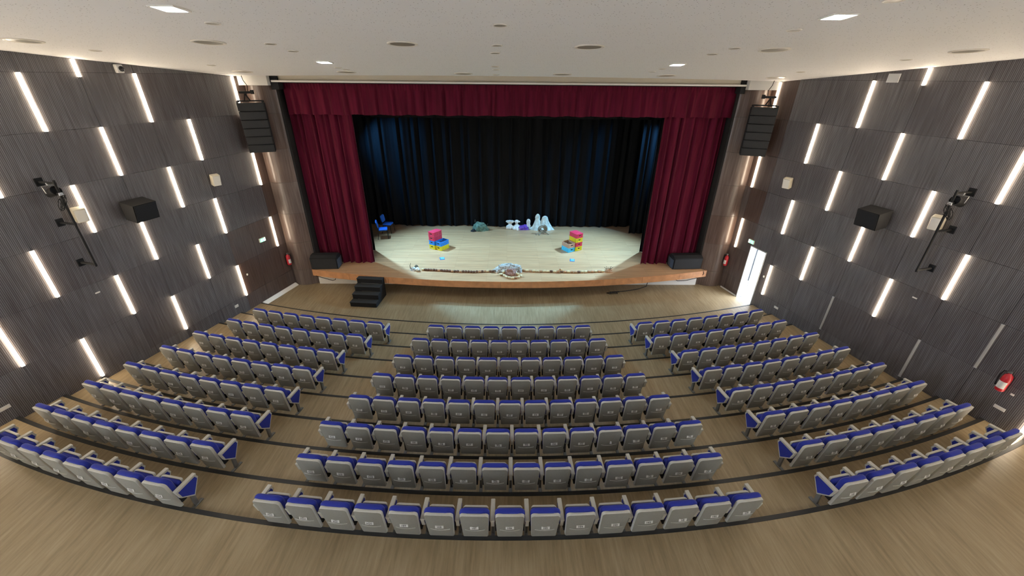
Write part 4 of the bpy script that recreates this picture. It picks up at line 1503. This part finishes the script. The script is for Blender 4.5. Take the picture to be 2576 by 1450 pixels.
o = MB().lathe([(0.17, 0), (0.21, 0.06), (0.19, 0.15), (0.10, 0.23), (0.055, 0.27), (0.12, 0.33), (0.20, 0.40), (0.19, 0.45), (0.06, 0.42), (0.0, 0.42)], 36, 0, (0, 0, 0), folds(7, 0.13, 1)).obj('white_bag', M['plastic'], None, 70, (0.16, 20.66, SZ), 0.0)
o.scale = (1, 0.55, 1)
tag(o, 'white plastic bag tied with a flared top, leftmost of the bags', 'bag', 'white bags before the backdrop')
o = thing('white_bag', 'white plastic bag with a twisted neck beside the purple cloth', 'bag', (0.51, 20.67, SZ), 0, 'white bags before the backdrop')
MB().lathe([(0.24, 0), (0.26, 0.05), (0.20, 0.14), (0.10, 0.22), (0.05, 0.27), (0.075, 0.33), (0.11, 0.40), (0.08, 0.47), (0.0, 0.50)], 36, 0, (0, 0, 0), folds(8, 0.11, 2)).obj('body', M['plastic'], o, 70)
blob(MB(), (0, 0, 0), (0.06, 0.04, 0.06), 0.4, 3, 61, 12, 6).obj('knot', M['plastic'], o, 70, (0.12, -0.02, 0.38))
o = MB().lathe([(0.15, 0), (0.17, 0.08), (0.13, 0.20), (0.085, 0.27), (0.11, 0.36), (0.115, 0.44), (0.07, 0.53), (0.0, 0.56)], 36, 0, (0, 0, 0), folds(6, 0.12, 3)).obj('white_bag', M['plastic'], None, 70, (1.13, 20.66, SZ), 0.0)
o.scale = (0.9, 0.55, 1)
tag(o, 'slim white plastic bag standing right of the purple cloth', 'bag', 'white bags before the backdrop')
o = blob(MB(), (0, 0, 0), (0.30, 0.17, 0.22), 0.45, 2.6, 71, 32, 14).obj('purple_cloth', M['purple'], None, 70, (0.84, 20.60, SZ))
tag(o, 'crumpled purple cloth between the white bags', 'cloth')
o = thing('white_sheet', 'large bluish white sheet draped into two tall peaks before the backdrop', 'sheet', (1.82, 20.58, SZ))
o.scale = (1, 0.42, 1)
MB().lathe([(0.36, 0), (0.33, 0.04), (0.24, 0.22), (0.15, 0.42), (0.10, 0.56), (0.115, 0.66), (0.10, 0.76), (0.05, 0.84), (0.0, 0.86)], 44, 0, (-0.22, 0.0, 0), folds(7, 0.14, 4)).obj('peak', M['sheet'], o, 70)
MB().lathe([(0.46, 0), (0.43, 0.04), (0.32, 0.22), (0.22, 0.42), (0.15, 0.58), (0.12, 0.68), (0.05, 0.74), (0.0, 0.75)], 44, 0, (0.16, 0.02, 0), folds(8, 0.13, 5)).obj('peak', M['sheet'], o, 70)
blob(MB(), (0, 0, 0), (0.22, 0.13, 0.18), 0.4, 2.6, 81, 20, 9).obj('fold', M['sheet'], o, 70, (-0.44, -0.08, 0))
# coiled rope figure
o = thing('rope_coil', 'coil of weathered rope standing on bent ends before the white sheet', 'rope', (1.81, 19.90, SZ))
cc = []
for i in range(120):
    t = i / 119 * 2 * pi * 4.2
    r = 0.07 + 0.155 * (i / 119)
    cc.append((r * 1.12 * cos(t), 0.05 * sin(t * 0.5) - 0.0, 0.27 + r * 0.95 * sin(t) + 0.0))
MB().tube(cc, 0.024, 7).obj('coil', M['rope'], o, 70)
for (x0, x1, y1) in ((-0.14, -0.30, -0.20), (0.12, 0.30, -0.12), (-0.05, -0.16, -0.26), (0.04, 0.20, 0.12)):
    MB().tube([(x0, 0, 0.14), (x0 + (x1 - x0) * 0.4, y1 * 0.4, 0.10), (x1, y1, 0.026), (x1 * 1.12, y1 * 1.1, 0.024)], [0.026, 0.026, 0.024, 0.018], 7).obj('rope_end', M['rope'], o, 70)

# ------------------------------------------------------------------ outside the open door
structure(MB().box(9.0, 9.0, -0.3, 24.0, 30.0, -0.03).obj('ground', M['concrete']))
n_, d_, D_ = wall_frame('right')
structure(MB().box(8.9, 17.2, -0.03, 11.39, 17.5, 5.0).obj('wall_outside', M['ext_white']))
o = thing('slatted_panel', 'dark slatted wedge-shaped panel standing outside beyond the open door', 'panel', (11.39, 17.02, -0.03))
for i in range(8):
    za, zb = 0.006 + 0.13 * i, 0.13 * (i + 1) - 0.004
    xr = max(0.05, (1.10 - zb) * 0.98)
    MB().box(0.0, 0.010 * (i % 2), za, xr, 0.05, zb).obj('slat', M['slate'], o)
MB().prism([(1.06, 0.0), (0.0, 0.0), (0.0, 1.06)], 'y', 0.052, 0.12).obj('backing', M['slate'], o)
MB().tube([(0.0, 0.03, 1.07), (1.08, 0.03, 0.0)], 0.022, 6).obj('edge_rail', M['slate'], o)
